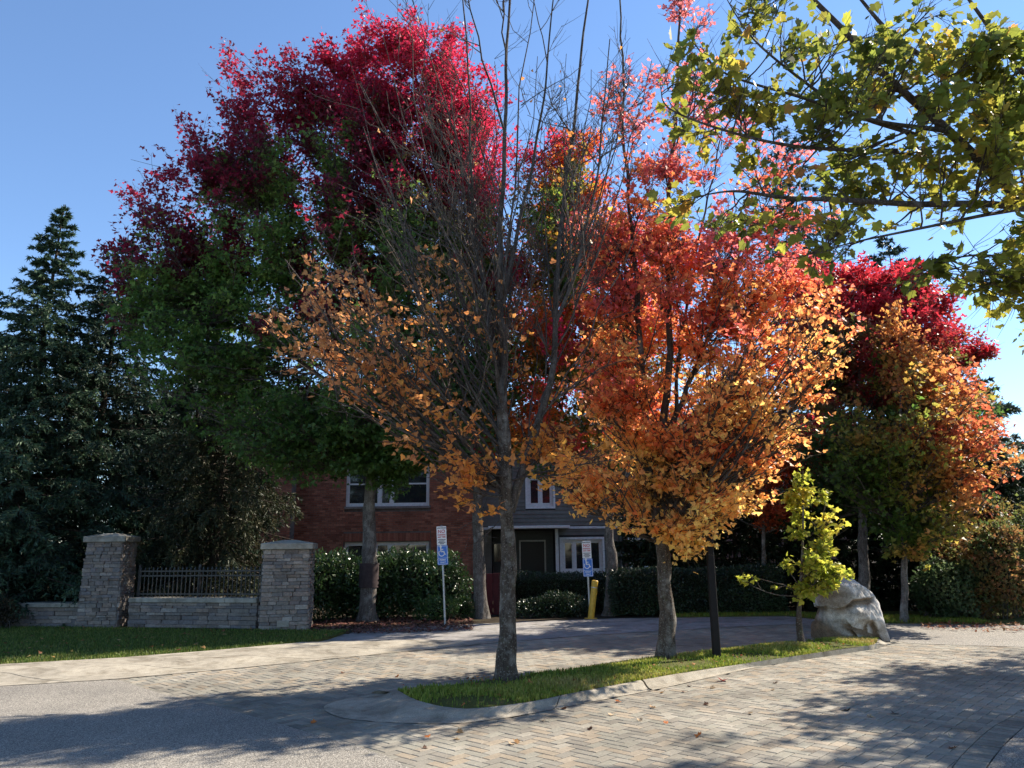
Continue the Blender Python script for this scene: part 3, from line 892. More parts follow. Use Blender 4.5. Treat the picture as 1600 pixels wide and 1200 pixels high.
bA = z3((-3.38, 18.14))
tA = tree('maple_tree', bA, 'big maple with dark red crown over green lower leaves, in front of the brick house')
envA = [((-3.82, 18, 7.71), (3.04, 3.0, 3.84)), ((-7.65, 18, 9.83), (2.13, 2.4, 1.89)), ((-8.78, 18, 8.63), (1.3, 1.8, 1.62)), ((-6.43, 18, 12.72), (1.44, 1.8, 1.86)), ((-6.22, 17.8, 6.21), (2.81, 2.6, 2.03)), ((-3.42, 18, 11.02), (1.83, 2.2, 2.99)),
        ((-3.62, 17.5, 4.7), (2.4, 2.4, 1.27)), ((-4.65, 17, 3.82), (1.73, 1.6, 0.72)), ((-2.51, 18, 6.21), (1.9, 2.2, 2.37)), ((-7.38, 18, 14.25), (0.48, 0.7, 0.87)), ((-9.62, 18, 10.74), (0.46, 0.7, 0.91)), ((-5.52, 18, 13.27), (0.85, 1.2, 1.53)), ((-2.94, 17.2, 3.38), (0.87, 0.9, 0.58)), ((-6.76, 18, 11.24), (1.92, 2.0, 1.75)), ((-8.02, 18, 8.27), (2.01, 2.0, 1.45)), ((-5.86, 18, 9.98), (2.13, 2.4, 2.13)), ((-7.35, 17.8, 6.71), (2.2, 2.0, 1.57)), ((-7.61, 17.6, 5.08), (1.61, 1.5, 0.92)), ((-6.11, 17.4, 4.11), (1.34, 1.4, 0.89)), ((-8.8, 17.8, 7.21), (0.95, 1.2, 0.95)), ((-2.52, 17.3, 3.91), (1.18, 1.3, 0.71)), ((-3.82, 17.2, 3.69), (1.02, 1.2, 0.61)), ((-1.2, 17.4, 4.05), (0.89, 1.1, 0.74)), ((-5.33, 18.2, 11.7), (1.35, 1.8, 1.86)), ((-7.48, 18, 11.99), (1.18, 1.5, 1.34)), ((-6.25, 18.1, 13.53), (1.03, 1.2, 1.2)), ((-4.23, 18.2, 8.99), (2.31, 2.4, 1.98)), ((-6.09, 18, 8.25), (1.93, 2.2, 1.77))]
nzA = Noise3(np.random.default_rng(1), 1.1); nzA2 = Noise3(np.random.default_rng(2), 0.45)
palA = palette(['#4f6a34', '#62803c', '#7e944a', '#55302c', '#662234', '#7c2236', '#94283e'])
def leafA(p, rng):
    xz = p[:, 0]
    thr = np.interp(xz, [(-10.78, 18, 16.48)[0], (-8.14, 18, 16.44)[0], (-5.5, 18, 16.4)[0], (-2.68, 18, 16.36)[0]], [(-9.96, 18, 8.3)[2], (-7.54, 18, 8.27)[2], (-5.16, 18, 9.1)[2], (-2.57, 18, 9.94)[2]])
    h = (p[:, 2] - thr) / 2.4 + 0.60 * nzA(p) + 0.42 * nzA2(p)
    v = np.clip(0.5 + 0.5 * h, 0, 1)
    v = np.where(v < 0.5, v * 0.7, 0.5 + (v - 0.5) * 1.0)
    return pick_col(palA, v + rng.normal(size=len(p)) * 0.09, rng), rng.uniform(size=len(p)) < np.clip(0.82 + 0.4 * nzA2(p), 0.15, 1)
kA = grow_tree(tA, bA, [([bA, (-3.38, 18.1, 1.76), (-3.4, 18.1, 3.71), (-3.55, 18.1, 6.25), (-3.89, 18.1, 9.29), (-4.09, 18.1, 12.93)], 0.205, 0.02),
                   ([(-3.4, 18.1, 3.71), (-4.06, 18, 5.59), (-5.23, 17.9, 7.7), (-6.49, 17.9, 10.12)], 0.12, 0.02),
                   ([(-3.41, 18.1, 4.02), (-2.85, 18.2, 5.78), (-2.58, 18.3, 8.14), (-2.63, 18.3, 10.8)], 0.11, 0.02),
                   ([(-3.5, 18.1, 4.96), (-5.23, 17.6, 6.14), (-7.34, 17.6, 7.62)], 0.08, 0.015)],
          envA, leafA, 101, nlimb=460, nsub=10, ntwig=5, nleaf=7, epow=0.5, leaf=0.125, rise=0.75, mat_bark='bark_grey', first=(-12.23, 18, 3.58)[2], keep_out=0.03, lpos=0.09, leaf_env=1.05, droop=0.45)
# a band of darker colour round the trunk, set just outside the bark
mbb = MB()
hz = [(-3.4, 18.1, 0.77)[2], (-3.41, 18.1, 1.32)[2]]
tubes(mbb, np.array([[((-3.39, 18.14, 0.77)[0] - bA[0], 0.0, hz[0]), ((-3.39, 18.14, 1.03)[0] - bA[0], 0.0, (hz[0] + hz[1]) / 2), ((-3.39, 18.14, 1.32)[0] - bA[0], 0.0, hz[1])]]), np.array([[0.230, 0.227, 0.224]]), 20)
M['trunk_dark'] = plain('dark trunk band', (0.055, 0.042, 0.043), 0.9, 0.1, 0.0, 0.3)
mbb.build('trunk_band', M['trunk_dark'], tA, smooth=True)

bB = z3((-0.79, 18.6))
tB = tree('maple_tree', bB, 'tall maple with bright crimson top, its pale trunk beside the maroon gate')
envB = [((-2.69, 18.8, 10.49), (2.24, 2.4, 2.06)), ((-0.64, 18.8, 7.94), (1.34, 2.0, 2.34)), ((-0.32, 18.6, 5.67), (1.13, 1.6, 1.61)), ((-3.46, 18.8, 13.95), (1.96, 2.2, 2.31)), ((-2.03, 18.8, 13.15), (2.11, 2.4, 2.82)), ((-4.05, 18.8, 15.78), (0.91, 1.2, 1.36)), ((-4.9, 18.8, 14.37), (0.81, 1.2, 1.61)), ((-0.97, 18.8, 11.59), (1.13, 1.8, 2.96)), ((-1.65, 18.8, 8.66), (2.18, 2.4, 2.52)), ((-1.79, 18.8, 5.73), (2.12, 2.4, 1.79)), ((-0.62, 18.8, 13.32), (0.53, 1.0, 1.59)), ((-2.6, 18.8, 15.76), (0.55, 0.8, 1.09)), ((-1.69, 18.8, 15.14), (0.47, 0.8, 1.08))]
palB = palette(['#4f6a34', '#6a843c', '#7a643c', '#741c32', '#8c1e38', '#a0243e', '#b02c46'])
nzB = Noise3(np.random.default_rng(3), 1.0); nzB2 = Noise3(np.random.default_rng(4), 0.4)
def leafB(p, rng):
    thr = (-2.7, 18.8, 11.24)[2]
    h = (p[:, 2] - thr) / 2.2 + 0.50 * nzB(p) + 0.40 * nzB2(p)
    h = h + 0.9 * np.clip((p[:, 0] - (-1.7, 18.8, 17.0)[0]) / 1.0, 0, 1)
    return pick_col(palB, 0.5 + 0.42 * h + rng.normal(size=len(p)) * 0.05, rng), rng.uniform(size=len(p)) < np.clip(0.85 + 0.4 * nzB2(p), 0.15, 1)
kB = grow_tree(tB, bB, [([bB, (-0.85, 18.6, 1.73), (-0.94, 18.7, 3.75), (-1.31, 18.8, 6.74), (-1.83, 18.8, 10.48), (-2.58, 18.8, 14.54)], 0.17, 0.02),
                   ([(-0.94, 18.7, 3.75), (-1.79, 18.7, 6.38), (-3.0, 18.7, 9.72), (-3.89, 18.7, 13.89)], 0.09, 0.015),
                   ([(-1.05, 18.7, 4.72), (-0.81, 18.9, 7.45), (-0.72, 18.9, 10.51)], 0.08, 0.015)],
          envB, leafB, 102, nlimb=320, nsub=10, ntwig=5, nleaf=7, leaf=0.12, rise=1.1, mat_bark='bark_grey', first=(-12.64, 18.6, 3.65)[2], keep_out=0.03, lpos=0.09, leaf_env=1.05, droop=0.45)

bC = z3((2.28, 18.87))
tC = tree('maple_tree', bC, 'maple of mixed green, orange and scarlet leaves between hedge and house, behind the bare tree')
envC = [((1.23, 18.3, 4.15), (1.87, 1.5, 0.94)), ((-0.02, 18.3, 4.32), (0.94, 1.3, 0.94)), ((0.89, 19, 8.88), (1.53, 2.0, 2.55)), ((2.69, 19, 7.09), (1.84, 2.0, 2.5)), ((1.84, 19, 12.04), (1.06, 1.3, 1.58)), ((1.55, 19, 7.98), (1.69, 2.2, 3.21)), ((1.44, 19, 10.53), (1.04, 1.5, 1.9)), ((1.97, 19, 5.39), (2.13, 2.2, 1.8)), ((0.51, 19, 6.43), (1.33, 1.6, 2.16)), ((2.78, 19, 9.22), (1.54, 1.6, 2.39)), ((0.23, 19, 10.55), (0.87, 1.2, 2.09))]
palC = palette(['#4c6e30', '#8a8c34', '#c07c34', '#d06a30', '#c44434', '#b02842'])
nzC = Noise3(np.random.default_rng(5), 1.0)
def leafC(p, rng):
    v = 0.52 + 0.40 * nzC(p) + (p[:, 2] - 6.0) * 0.03
    return pick_col(palC, v + rng.normal(size=len(p)) * 0.07, rng), np.ones(len(p), dtype=bool)
grow_tree(tC, bC, [([bC, (2.36, 18.9, 1.24), (2.34, 18.9, 2.78), (2.19, 19, 4.89), (1.79, 19, 7.8), (1.57, 19, 11.86)], 0.15, 0.015),
                   ([(2.33, 18.9, 2.47), (2.97, 19, 4.06), (3.16, 19, 6.39), (3.05, 19, 9.58)], 0.08, 0.015),
                   ([(2.34, 18.9, 2.78), (1.6, 19, 4.24), (0.84, 19, 6.42)], 0.07, 0.015)],
          envC, leafC, 103, nlimb=270, nsub=9, ntwig=5, nleaf=6, leaf=0.115, rise=0.9, mat_bark='bark_grey', first=(-12.77, 19, 2.65)[2], keep_out=0.04, lpos=0.08)

# right hand row
bR2 = z3((7.82, 17.59))
tR2 = tree('maple_tree', bR2, 'maple with scarlet top and deep green lower crown, behind the boulder')
envR2 = [((8.49, 18.6, 6.56), (1.96, 2.3, 2.12)), ((10.16, 18.6, 6.88), (1.47, 2.0, 1.47)), ((11.14, 18.6, 5.69), (0.72, 1.3, 1.21)), ((9.04, 18.6, 7.92), (1.4, 1.6, 1.24)), ((7.77, 18.6, 7.59), (1.15, 1.4, 1.31)), ((8.23, 18.6, 4.1), (2.07, 2.3, 1.91)), ((10.07, 18.6, 4.89), (1.6, 2.0, 1.92)), ((7.61, 18.6, 2.7), (1.4, 1.6, 0.94)), ((11.45, 18.6, 6.19), (0.36, 0.6, 0.57)), ((10.3, 18.6, 8.08), (0.5, 0.7, 0.66)), ((11.78, 18.6, 4.54), (0.41, 0.7, 0.79))]
palR2 = palette(['#3a5428', '#506a30', '#745a34', '#86302c', '#9c2a34', '#b0323c'])
nzR = Noise3(np.random.default_rng(6), 0.9); nzR2 = Noise3(np.random.default_rng(16), 0.4)
def leafR2(p, rng):
    h = (p[:, 2] - (8.86, 18.6, 5.56)[2]) / 2.3 + 0.45 * nzR(p) + 0.38 * nzR2(p) + 0.9 * np.clip((p[:, 0] - (11.91, 18.6, 16.65)[0]) / 1.0, 0, 1)
    return pick_col(palR2, 0.5 + 0.45 * h + rng.normal(size=len(p)) * 0.05, rng), np.ones(len(p), dtype=bool)
grow_tree(tR2, bR2, [([bR2, (8.12, 18, 1.47), (8.35, 18.2, 3.27), (8.73, 18.5, 5.54), (9.17, 18.6, 8.27)], 0.15, 0.015),
                     ([(8.32, 18.2, 2.97), (9.52, 18.5, 4.71), (10.48, 18.6, 6.88)], 0.08, 0.015),
                     ([(8.35, 18.2, 3.27), (8.11, 18.5, 4.89), (7.9, 18.6, 7.25)], 0.08, 0.015)],
          envR2, leafR2, 104, nlimb=210, nsub=9, ntwig=5, nleaf=7, leaf=0.125, rise=0.8, mat_bark='bark_grey', first=(-12.07, 18, 2.38)[2], keep_out=0.04, lpos=0.09)

bR1 = z3((8.07, 16.37))
tR1 = tree('maple_tree', bR1, 'smaller orange and yellow-green maple on a straight pale trunk, right of the boulder')
envR1 = [((8.67, 16.4, 3.93), (1.67, 1.9, 1.53)), ((9.78, 16.4, 3.36), (1.04, 1.3, 0.76)), ((8.72, 16.4, 2.14), (1.16, 1.3, 0.55)), ((8.74, 16.4, 5.66), (0.54, 0.9, 1.14)), ((9.51, 16.4, 4.49), (0.84, 1.2, 1.12)), ((10.32, 16.4, 3.77), (0.53, 0.8, 0.63)), ((7.49, 16.4, 3.38), (0.97, 1.2, 0.83)), ((8.27, 16.2, 1.54), (0.43, 0.5, 0.38))]
palR1 = palette(['#56702e', '#7c8438', '#a48a42', '#bc8248', '#ca8a50', '#b86448'])
nzR1 = Noise3(np.random.default_rng(7), 0.8)
def leafR1(p, rng):
    v = 0.34 + 0.34 * nzR1(p) + 0.12 * (p[:, 0] - bR1[0]) + 0.12 * np.clip(p[:, 2] - 3.6, -2.2, 1.2)
    return pick_col(palR1, v + rng.normal(size=len(p)) * 0.08, rng), rng.uniform(size=len(p)) < 0.62
grow_tree(tR1, bR1, [([bR1, (8.19, 16.37, 1.08), (8.32, 16.4, 2.28), (8.53, 16.4, 4.22), (8.81, 16.4, 6.86)], 0.085, 0.012)],
          envR1, leafR1, 105, nlimb=150, nsub=9, ntwig=5, nleaf=5, leaf=0.10, rise=0.75, mat_bark='bark_grey', first=(-10.88, 16.4, 1.44)[2], keep_out=0.05, lpos=0.07, temp=LEAF_MID)

bC2 = z3((6.03, 19.24))
tC2 = tree('small_tree', bC2, 'low rust-orange tree behind the clipped hedge, left of the yellow sapling')
envC2 = [((6.39, 19.2, 3.47), (1.47, 1.6, 1.14)), ((7.17, 19.2, 4.04), (0.82, 1.0, 0.98)), ((5.61, 19.2, 2.92), (0.97, 1.0, 0.64)), ((6.78, 19.2, 2.43), (0.8, 0.8, 0.48))]
palC2 = palette(['#7a3a24', '#a8502a', '#b85a2c', '#a83030'])
def leafC2(p, rng):
    return pick_col(palC2, 0.5 + 0.35 * nzC(p) + rng.normal(size=len(p)) * 0.1, rng), np.ones(len(p), dtype=bool)
grow_tree(tC2, bC2, [([bC2, (6.15, 19.2, 1.19), (6.3, 19.2, 2.43), (6.45, 19.2, 4.21)], 0.08, 0.015)], envC2, leafC2, 106, nlimb=36, nsub=10, ntwig=5, nleaf=6, leaf=0.11, rise=0.5, mat_bark='bark', first=1.8, lpos=0.08)

# ------------------------------------------------------------------ the nearly bare maple on the island
b1 = (-0.1, 9.5) + (0.085,)
t1 = tree('maple_tree', b1, 'nearly bare maple with copper leaves low on its left, nearest on the grass island')
env1 = [((-1.13, 9.57, 7.88), (1.0, 1.4, 1.82)), ((1.21, 9.57, 7.45), (0.67, 1.3, 1.8)), ((-0.04, 9.47, 7.5), (1.47, 1.7, 3.74)), ((-1.34, 9.47, 5.25), (1.7, 1.5, 1.62)), ((-1.97, 9.37, 4.18), (1.23, 1.3, 0.9)), ((-0.65, 9.37, 2.92), (1.04, 1.3, 0.64)), ((0.47, 9.37, 2.67), (0.71, 1.1, 0.47)), ((-2.62, 9.27, 4.67), (0.66, 0.8, 0.61)), ((0.72, 9.67, 5.67), (0.87, 1.3, 2.09)), ((-0.33, 9.37, 2.36), (0.95, 1.0, 0.4))]
zone1 = [(((-2.44, 9.27, 4.33), (0.98, 1.5, 0.82)), 0.72), (((-3.05, 9.27, 4.89), (0.37, 1.2, 0.41)), 0.65), (((-1.53, 9.27, 3.73), (1.04, 1.6, 0.48)), 0.72), (((-0.64, 9.27, 2.91), (0.87, 1.6, 0.47)), 0.65), (((0.14, 9.27, 2.5), (0.75, 1.6, 0.47)), 0.72), (((-1.28, 9.27, 3.23), (0.64, 1.4, 0.4)), 0.65), (((-0.25, 9.27, 2.12), (0.86, 1.2, 0.39)), 0.58), (((-0.47, 9.07, 1.89), (0.34, 0.6, 0.22)), 0.65), (((-1.33, 9.47, 4.81), (0.94, 1.5, 0.6)), 0.28), (((-0.49, 9.47, 4.02), (0.83, 1.5, 0.75)), 0.18), (((0.81, 9.47, 3.33), (0.66, 1.4, 0.66)), .3)]
pal1 = palette(['#b88458', '#c48a58', '#ca8c54', '#d48c48', '#dca048'])
nz1 = Noise3(np.random.default_rng(8), 0.35)
def leaf1(p, rng):
    dens = np.full(len(p), 0.005)
    for z, d in zone1: dens = np.maximum(dens, np.where(in_env(p, [z]), d, 0))
    dens = dens * np.clip(0.75 + 0.6 * nz1(p), 0.05, 1)
    v = 0.35 + (p[:, 0] + 1.6) * 0.22 + 0.2 * nz1(p) - (p[:, 2] - 3.5) * 0.08
    return pick_col(pal1, v + rng.normal(size=len(p)) * 0.1, rng), rng.uniform(size=len(p)) < dens
ex1 = [((-0.13, 9.47, 2.29), (-1.28, 9.27, 3.07), (-3.08, 9.17, 4.56), 0.03), ((-0.11, 9.47, 2.52), (-1.27, 9.17, 3.7), (-3.08, 9.17, 3.97), 0.028), ((-0.11, 9.47, 2.85), (-1.24, 9.47, 4.03), (-2.79, 9.37, 5.96), 0.028), ((-0.09, 9.47, 2.48), (-0.86, 9.07, 2.8), (-2.46, 8.87, 3.49), 0.024),
       ((-0.08, 9.47, 2.25), (-0.63, 9.07, 2.34), (-1.06, 8.77, 2.77), 0.02), ((-0.12, 9.47, 3.26), (-0.83, 9.47, 4.71), (-2.09, 9.47, 7.33), 0.028), ((-0.01, 9.47, 2.44), (0.61, 9.17, 2.56), (1.19, 8.87, 2.6), 0.02), ((0.32, 9.47, 3.17), (0.8, 9.27, 3.62), (1.49, 9.17, 3.91), 0.02), ((-0.12, 9.47, 3.67), (-0.84, 9.57, 5.47), (-1.43, 9.67, 8.89), 0.026), ((-0.12, 9.42, 2.13), (-0.48, 9.17, 1.93), (-0.66, 8.97, 1.81), 0.008), ((-0.02, 9.42, 2.12), (-0.33, 9.17, 1.78), (-0.48, 8.97, 1.66), 0.008), ((0.58, 9.47, 4.7), (1.15, 9.47, 6.05), (1.72, 9.47, 8.08), 0.024), ((-0.12, 9.47, 4.01), (0.03, 9.17, 6.19), (0.43, 9.07, 9.43), 0.026)]
rfan = np.random.default_rng(55)
for _ in range(30):
    zb = rfan.uniform(2.7, 5.2); xt = rfan.uniform(-2.35, 2.25); zt_ = rfan.uniform(6.0, 9.6) - 0.45 * abs(xt); yt = 9.47 + rfan.normal() * 0.8
    x0 = np.interp(zb, [2.4, 6.0], [-0.08, -0.15]) if xt < 0.5 else np.interp(zb, [2.4, 3.6, 5.5], [-0.02, 0.42, 0.68])
    q0 = np.array([x0, 9.47, zb]); q2 = np.array([xt, yt, zt_]); qm = (q0 + q2) / 2 + np.array([0.10 * (xt - x0), 0.1 * (yt - 9.47), -0.10])
    ex1.append((q0, qm, q2, 0.0125 + 0.004 * rfan.uniform()))
grow_tree(t1, b1, [([b1, (-0.09, 9.5, 0.65), (-0.09, 9.5, 1.28), (-0.08, 9.49, 2.05), (-0.11, 9.47, 2.85), (-0.12, 9.47, 3.34)], 0.118, 0.070),
                   ([(-0.08, 9.5, 2.05), (-0.11, 9.47, 2.93), (-0.11, 9.47, 4.01), (-0.13, 9.47, 5.24), (-0.05, 9.47, 7.3), (0.08, 9.47, 9.99)], 0.085, 0.014),
                   ([(-0.04, 9.5, 2.05), (0.25, 9.47, 3.0), (0.51, 9.47, 3.75), (0.59, 9.47, 4.78), (0.73, 9.57, 6.19), (1.06, 9.67, 8.54), (1.27, 9.67, 10.15)], 0.062, 0.011),
                   ([(-0.1, 9.47, 3.34), (-0.26, 9.57, 4.39), (-0.46, 9.67, 5.69), (-0.54, 9.67, 7.43), (-0.67, 9.67, 9.96)], 0.04, 0.009),
                   ([(-0.11, 9.47, 4.7), (0.13, 9.37, 5.92), (0.44, 9.37, 7.43), (0.72, 9.37, 9.68)], 0.035, 0.008),
                   ([(0.56, 9.47, 4.43), (0.91, 9.37, 5.37), (1.2, 9.27, 6.69), (1.4, 9.27, 8.55)], 0.03, 0.007)],
          env1, leaf1, 107, nlimb=80, nsub=8, ntwig=4, nleaf=10, leaf=0.074, temp=LEAF_MID, rise=1.7, curve=-0.05, first=(-6.38, 9.47, 2.24)[2], singles=300, keep_out=0.10, flat=0.4, rt=0.0036, sub=(0.3, 1.3), twig=(0.12, 0.4), twig_up=0.22, extra=[(q0, q1, q2, r_ * 0.7) for q0, q1, q2, r_ in ex1], lpos=0.04, lk=0.005)

# ------------------------------------------------------------------ the orange maple on the island
b2 = (2.13, 11.22) + (0.085,)
t2 = tree('maple_tree', b2, 'blazing orange maple with a sparse pink top, in the middle of the grass island')
env2 = [((1.28, 11.2, 4.43), (0.69, 1.3, 1.27)), ((1.25, 11.3, 6.14), (0.61, 1.2, 1.21)), ((4.46, 11.2, 6.06), (0.7, 1.2, 0.9)), ((3.03, 11.17, 4.4), (1.96, 1.79, 1.86)), ((4.33, 11.17, 4.79), (0.88, 1.17, 0.93)), ((1.83, 10.97, 2.46), (1.06, 1.25, 0.64)), ((2.65, 10.97, 2.36), (1.02, 1.25, 0.79)), ((3.5, 11.07, 3.39), (0.9, 1.17, 0.76)), ((1.73, 11.17, 3.82), (0.78, 1.25, 1.07)), ((2.14, 11.17, 6.07), (0.96, 1.4, 1.92)), ((2.05, 11.17, 8.65), (0.63, 0.94, 2.0)), ((2.98, 11.17, 9.11), (0.58, 0.86, 1.8)), ((3.84, 11.17, 7.25), (1.12, 1.17, 1.53)), ((3.24, 11.17, 6.06), (1.3, 1.4, 1.6)), ((0.95, 10.87, 2.65), (0.41, 0.62, 0.46)), ((1.06, 10.67, 2.36), (0.45, 0.47, 0.23)), ((2.22, 10.87, 1.64), (0.45, 0.55, 0.27)), ((2.77, 10.87, 1.77), (0.36, 0.39, 0.23)), ((5.04, 11.17, 4.99), (0.29, 0.55, 0.59)), ((3.91, 11.07, 3.1), (0.33, 0.39, 0.33))]
pal2 = palette(['#f0c470', '#eeb468', '#eaa05e', '#e48c56', '#dc7658', '#d46c66', '#d07878'])
nz2 = Noise3(np.random.default_rng(9), 0.6); nz22 = Noise3(np.random.default_rng(19), 0.25)
def leaf2(p, rng):
    v = 0.08 + (p[:, 2] - 2.2) / 7.0 * 0.95 + 0.17 * nz2(p) + 0.10 * nz22(p)
    d = np.interp(p[:, 2], [(-7.93, 11.17, 5.36)[2], (-8.14, 11.17, 6.97)[2], (-8.41, 11.17, 9.03)[2]], [1.0, 0.62, 0.42])
    d = d * np.clip(0.66 + 0.55 * nz22(p), 0.05, 1)
    return pick_col(pal2, v + rng.normal(size=len(p)) * 0.12, rng), rng.uniform(size=len(p)) < d
ex2 = [((2.26, 11.17, 2.47), (3.14, 11.07, 3.59), (5.24, 11.07, 5.37), 0.035), ((2.24, 11.17, 2.1), (1.44, 10.77, 2.63), (0.69, 10.47, 2.44), 0.025), ((2.32, 11.17, 3.04), (3.45, 11.17, 4.8), (5.03, 11.17, 6.8), 0.032), ((2.21, 11.17, 1.92), (2.75, 10.67, 2.25), (3.43, 10.47, 2.58), 0.024), ((2.22, 11.12, 1.74), (2.43, 10.77, 1.64), (2.69, 10.57, 1.64), 0.012), ((2.14, 11.12, 1.65), (1.94, 10.77, 1.65), (1.72, 10.57, 1.48), 0.010), ((1.99, 11.17, 3.04), (1.34, 11.07, 4.0), (1.0, 11.07, 5.21), 0.028)]
grow_tree(t2, b2, [([b2, (2.15, 11.22, 0.67), (2.15, 11.2, 1.02), (2.17, 11.2, 1.69), (2.24, 11.19, 2.66), (2.31, 11.18, 3.43)], 0.122, 0.072),
                   ([(2.14, 11.2, 1.65), (2.02, 11.17, 2.66), (1.98, 11.17, 4.22), (1.94, 11.17, 6.08), (1.88, 11.17, 8.3), (1.93, 11.17, 11.09)], 0.075, 0.012),
                   ([(2.2, 11.2, 1.65), (2.25, 11.17, 2.85), (2.39, 11.17, 4.41), (2.53, 11.17, 6.61), (2.8, 11.17, 9.23), (3.01, 11.17, 11.2)], 0.085, 0.012),
                   ([(2.24, 11.17, 2.1), (2.43, 11.17, 3.23), (2.6, 11.27, 4.64), (3.01, 11.37, 6.36), (3.56, 11.37, 8.4)], 0.045, 0.010),
                   ([(2.28, 11.17, 3.14), (2.75, 11.07, 4.18), (3.26, 11.07, 5.29), (3.97, 11.07, 6.76)], 0.045, 0.010)],
          env2, leaf2, 108, nlimb=230, nsub=11, ntwig=5, nleaf=5, lk=0.007, leaf=0.078, temp=LEAF_MID, rise=1.05, curve=-0.08, first=(-7.43, 11.17, 1.58)[2], singles=300, keep_out=0.05, flat=0.28, lpos=0.05, leaf_env=1.06)

# ------------------------------------------------------------------ the yellow-green sapling
b3 = (4.53, 12.57) + (0.08,)
t3 = tree('young_tree', b3, 'young sapling with yellow-green leaves and a bent stem, beside the boulder')
env3 = [((4.8, 12.55, 2.64), (0.15, 0.16, 0.21)), ((4.71, 12.55, 2.14), (0.36, 0.3, 0.31)), ((4.56, 12.55, 1.78), (0.23, 0.2, 0.23)), ((5.12, 12.55, 2.18), (0.19, 0.2, 0.38)), ((5.21, 12.55, 1.84), (0.35, 0.25, 0.17)), ((4.73, 12.45, 1.32), (0.46, 0.4, 0.35)), ((4.97, 12.45, 1.07), (0.43, 0.4, 0.29)), ((4.62, 12.45, 0.88), (0.22, 0.25, 0.2)), ((3.76, 12.35, 1.09), (0.22, 0.12, 0.08)), ((4.06, 12.35, 0.99), (0.12, 0.12, 0.08)), ((5.1, 12.45, 1.42), (0.23, 0.25, 0.27)), ((4.67, 12.55, 2.4), (0.23, 0.2, 0.17))]
pal3 = palette(['#848e36', '#9a9e3c', '#b0ac44', '#c2b04a'])
nz3 = Noise3(np.random.default_rng(10), 0.3)
def leaf3(p, rng):
    return pick_col(pal3, 0.45 + 0.3 * nz3(p) + rng.normal(size=len(p)) * 0.15, rng), np.ones(len(p), dtype=bool)
ex3 = [((4.58, 12.55, 0.87), (4.19, 12.45, 1.01), (3.61, 12.35, 1.14), 0.008), ((4.63, 12.55, 1.22), (5.06, 12.55, 1.62), (5.45, 12.55, 1.87), 0.008), ((4.62, 12.55, 1.12), (4.98, 12.55, 1.83), (5.16, 12.55, 2.44), 0.009), ((4.57, 12.55, 0.77), (4.96, 12.45, 0.97), (5.34, 12.45, 1.22), 0.008)]
grow_tree(t3, b3, [([b3, (4.53, 12.55, 0.48), (4.57, 12.55, 0.87), (4.69, 12.55, 1.63), (4.82, 12.55, 2.82)], 0.052, 0.008)], env3, leaf3, 109, nlimb=34, nsub=7, ntwig=3, nleaf=3, leaf=0.088, temp=LEAF_MID, rise=0.7, first=(-8.24, 12.55, 0.83)[2],
          singles=300, sub=(0.08, 0.3), twig=(0.06, 0.16), keep_out=0.03, mat_bark='bark', extra=ex3, lpos=0.03, trunk_noise=0.02, rt=0.0025, droop=0.4)

# ------------------------------------------------------------------ the overhanging maple, trunk outside the frame on the right
b4 = (8.3, 7.6, 0.0)
t4 = tree('maple_tree', b4, 'maple reaching in from the right with olive and yellow-green leaves close overhead')
fork = (7.7, 7.3, 2.6)
def limb(*pts, r0=0.07, r1=0.012): return (list(pts), r0, r1)
L1 = [fork, (5.38, 6.6, 4.32), (4.7, 6.4, 4.67), (3.97, 6.2, 5.25), (3.35, 6.0, 5.72), (2.73, 5.8, 6.31), (2.31, 5.7, 6.82)]
L2 = [fork, (5.7, 6.6, 4.44), (4.62, 6.3, 4.54), (3.47, 6.0, 4.45), (2.41, 5.8, 4.41), (1.85, 5.7, 4.43), (1.43, 5.6, 4.32)]
L3 = [(8.1,7.5,3.4), (5.98, 7, 5.31), (5.13, 6.8, 5.7), (4.19, 6.5, 6.11), (3.62, 6.3, 6.32), (3.26, 6.2, 6.77)]
L4 = [(8.1,7.5,3.4), (5.22, 6.2, 5.14), (4.6, 6.0, 5.67), (4.01, 5.8, 6.42)]
L5 = [(4.62, 6.3, 4.54), (3.66, 5.9, 4.22), (2.85, 5.7, 4.0), (2.24, 5.5, 3.79)]
L6 = [fork, (5.65, 6.6, 3.87), (4.68, 6.2, 3.92), (3.89, 5.9, 3.93), (3.23, 5.7, 3.75)]
L7 = [(3.97, 6.2, 5.25), (3.24, 5.9, 5.17), (2.41, 5.6, 5.2), (1.71, 5.5, 5.41), (1.39, 5.4, 5.76)]
L8 = [(3.61, 6.1, 5.16), (2.72, 5.7, 5.23), (2.1, 5.5, 5.64), (1.78, 5.4, 6.11)]
L9 = [(3.37, 6.0, 4.95), (2.57, 5.7, 4.79), (1.82, 5.5, 4.83), (1.3, 5.4, 5.0), (1.21, 5.4, 5.23)]
B1 = [(8.3,7.6,3.0), (9.6,8.8,4.6), (11.0,10.2,6.2)]
B2 = [(8.3,7.6,3.0), (9.8,7.0,4.6), (11.5,6.2,6.0)]
B3 = [(8.3,7.6,3.4), (8.9,8.6,5.5), (9.2,9.6,8.0)]
B4 = [(8.3,7.6,3.0), (9.5,10.5,4.6), (10.4,13.0,5.6)]
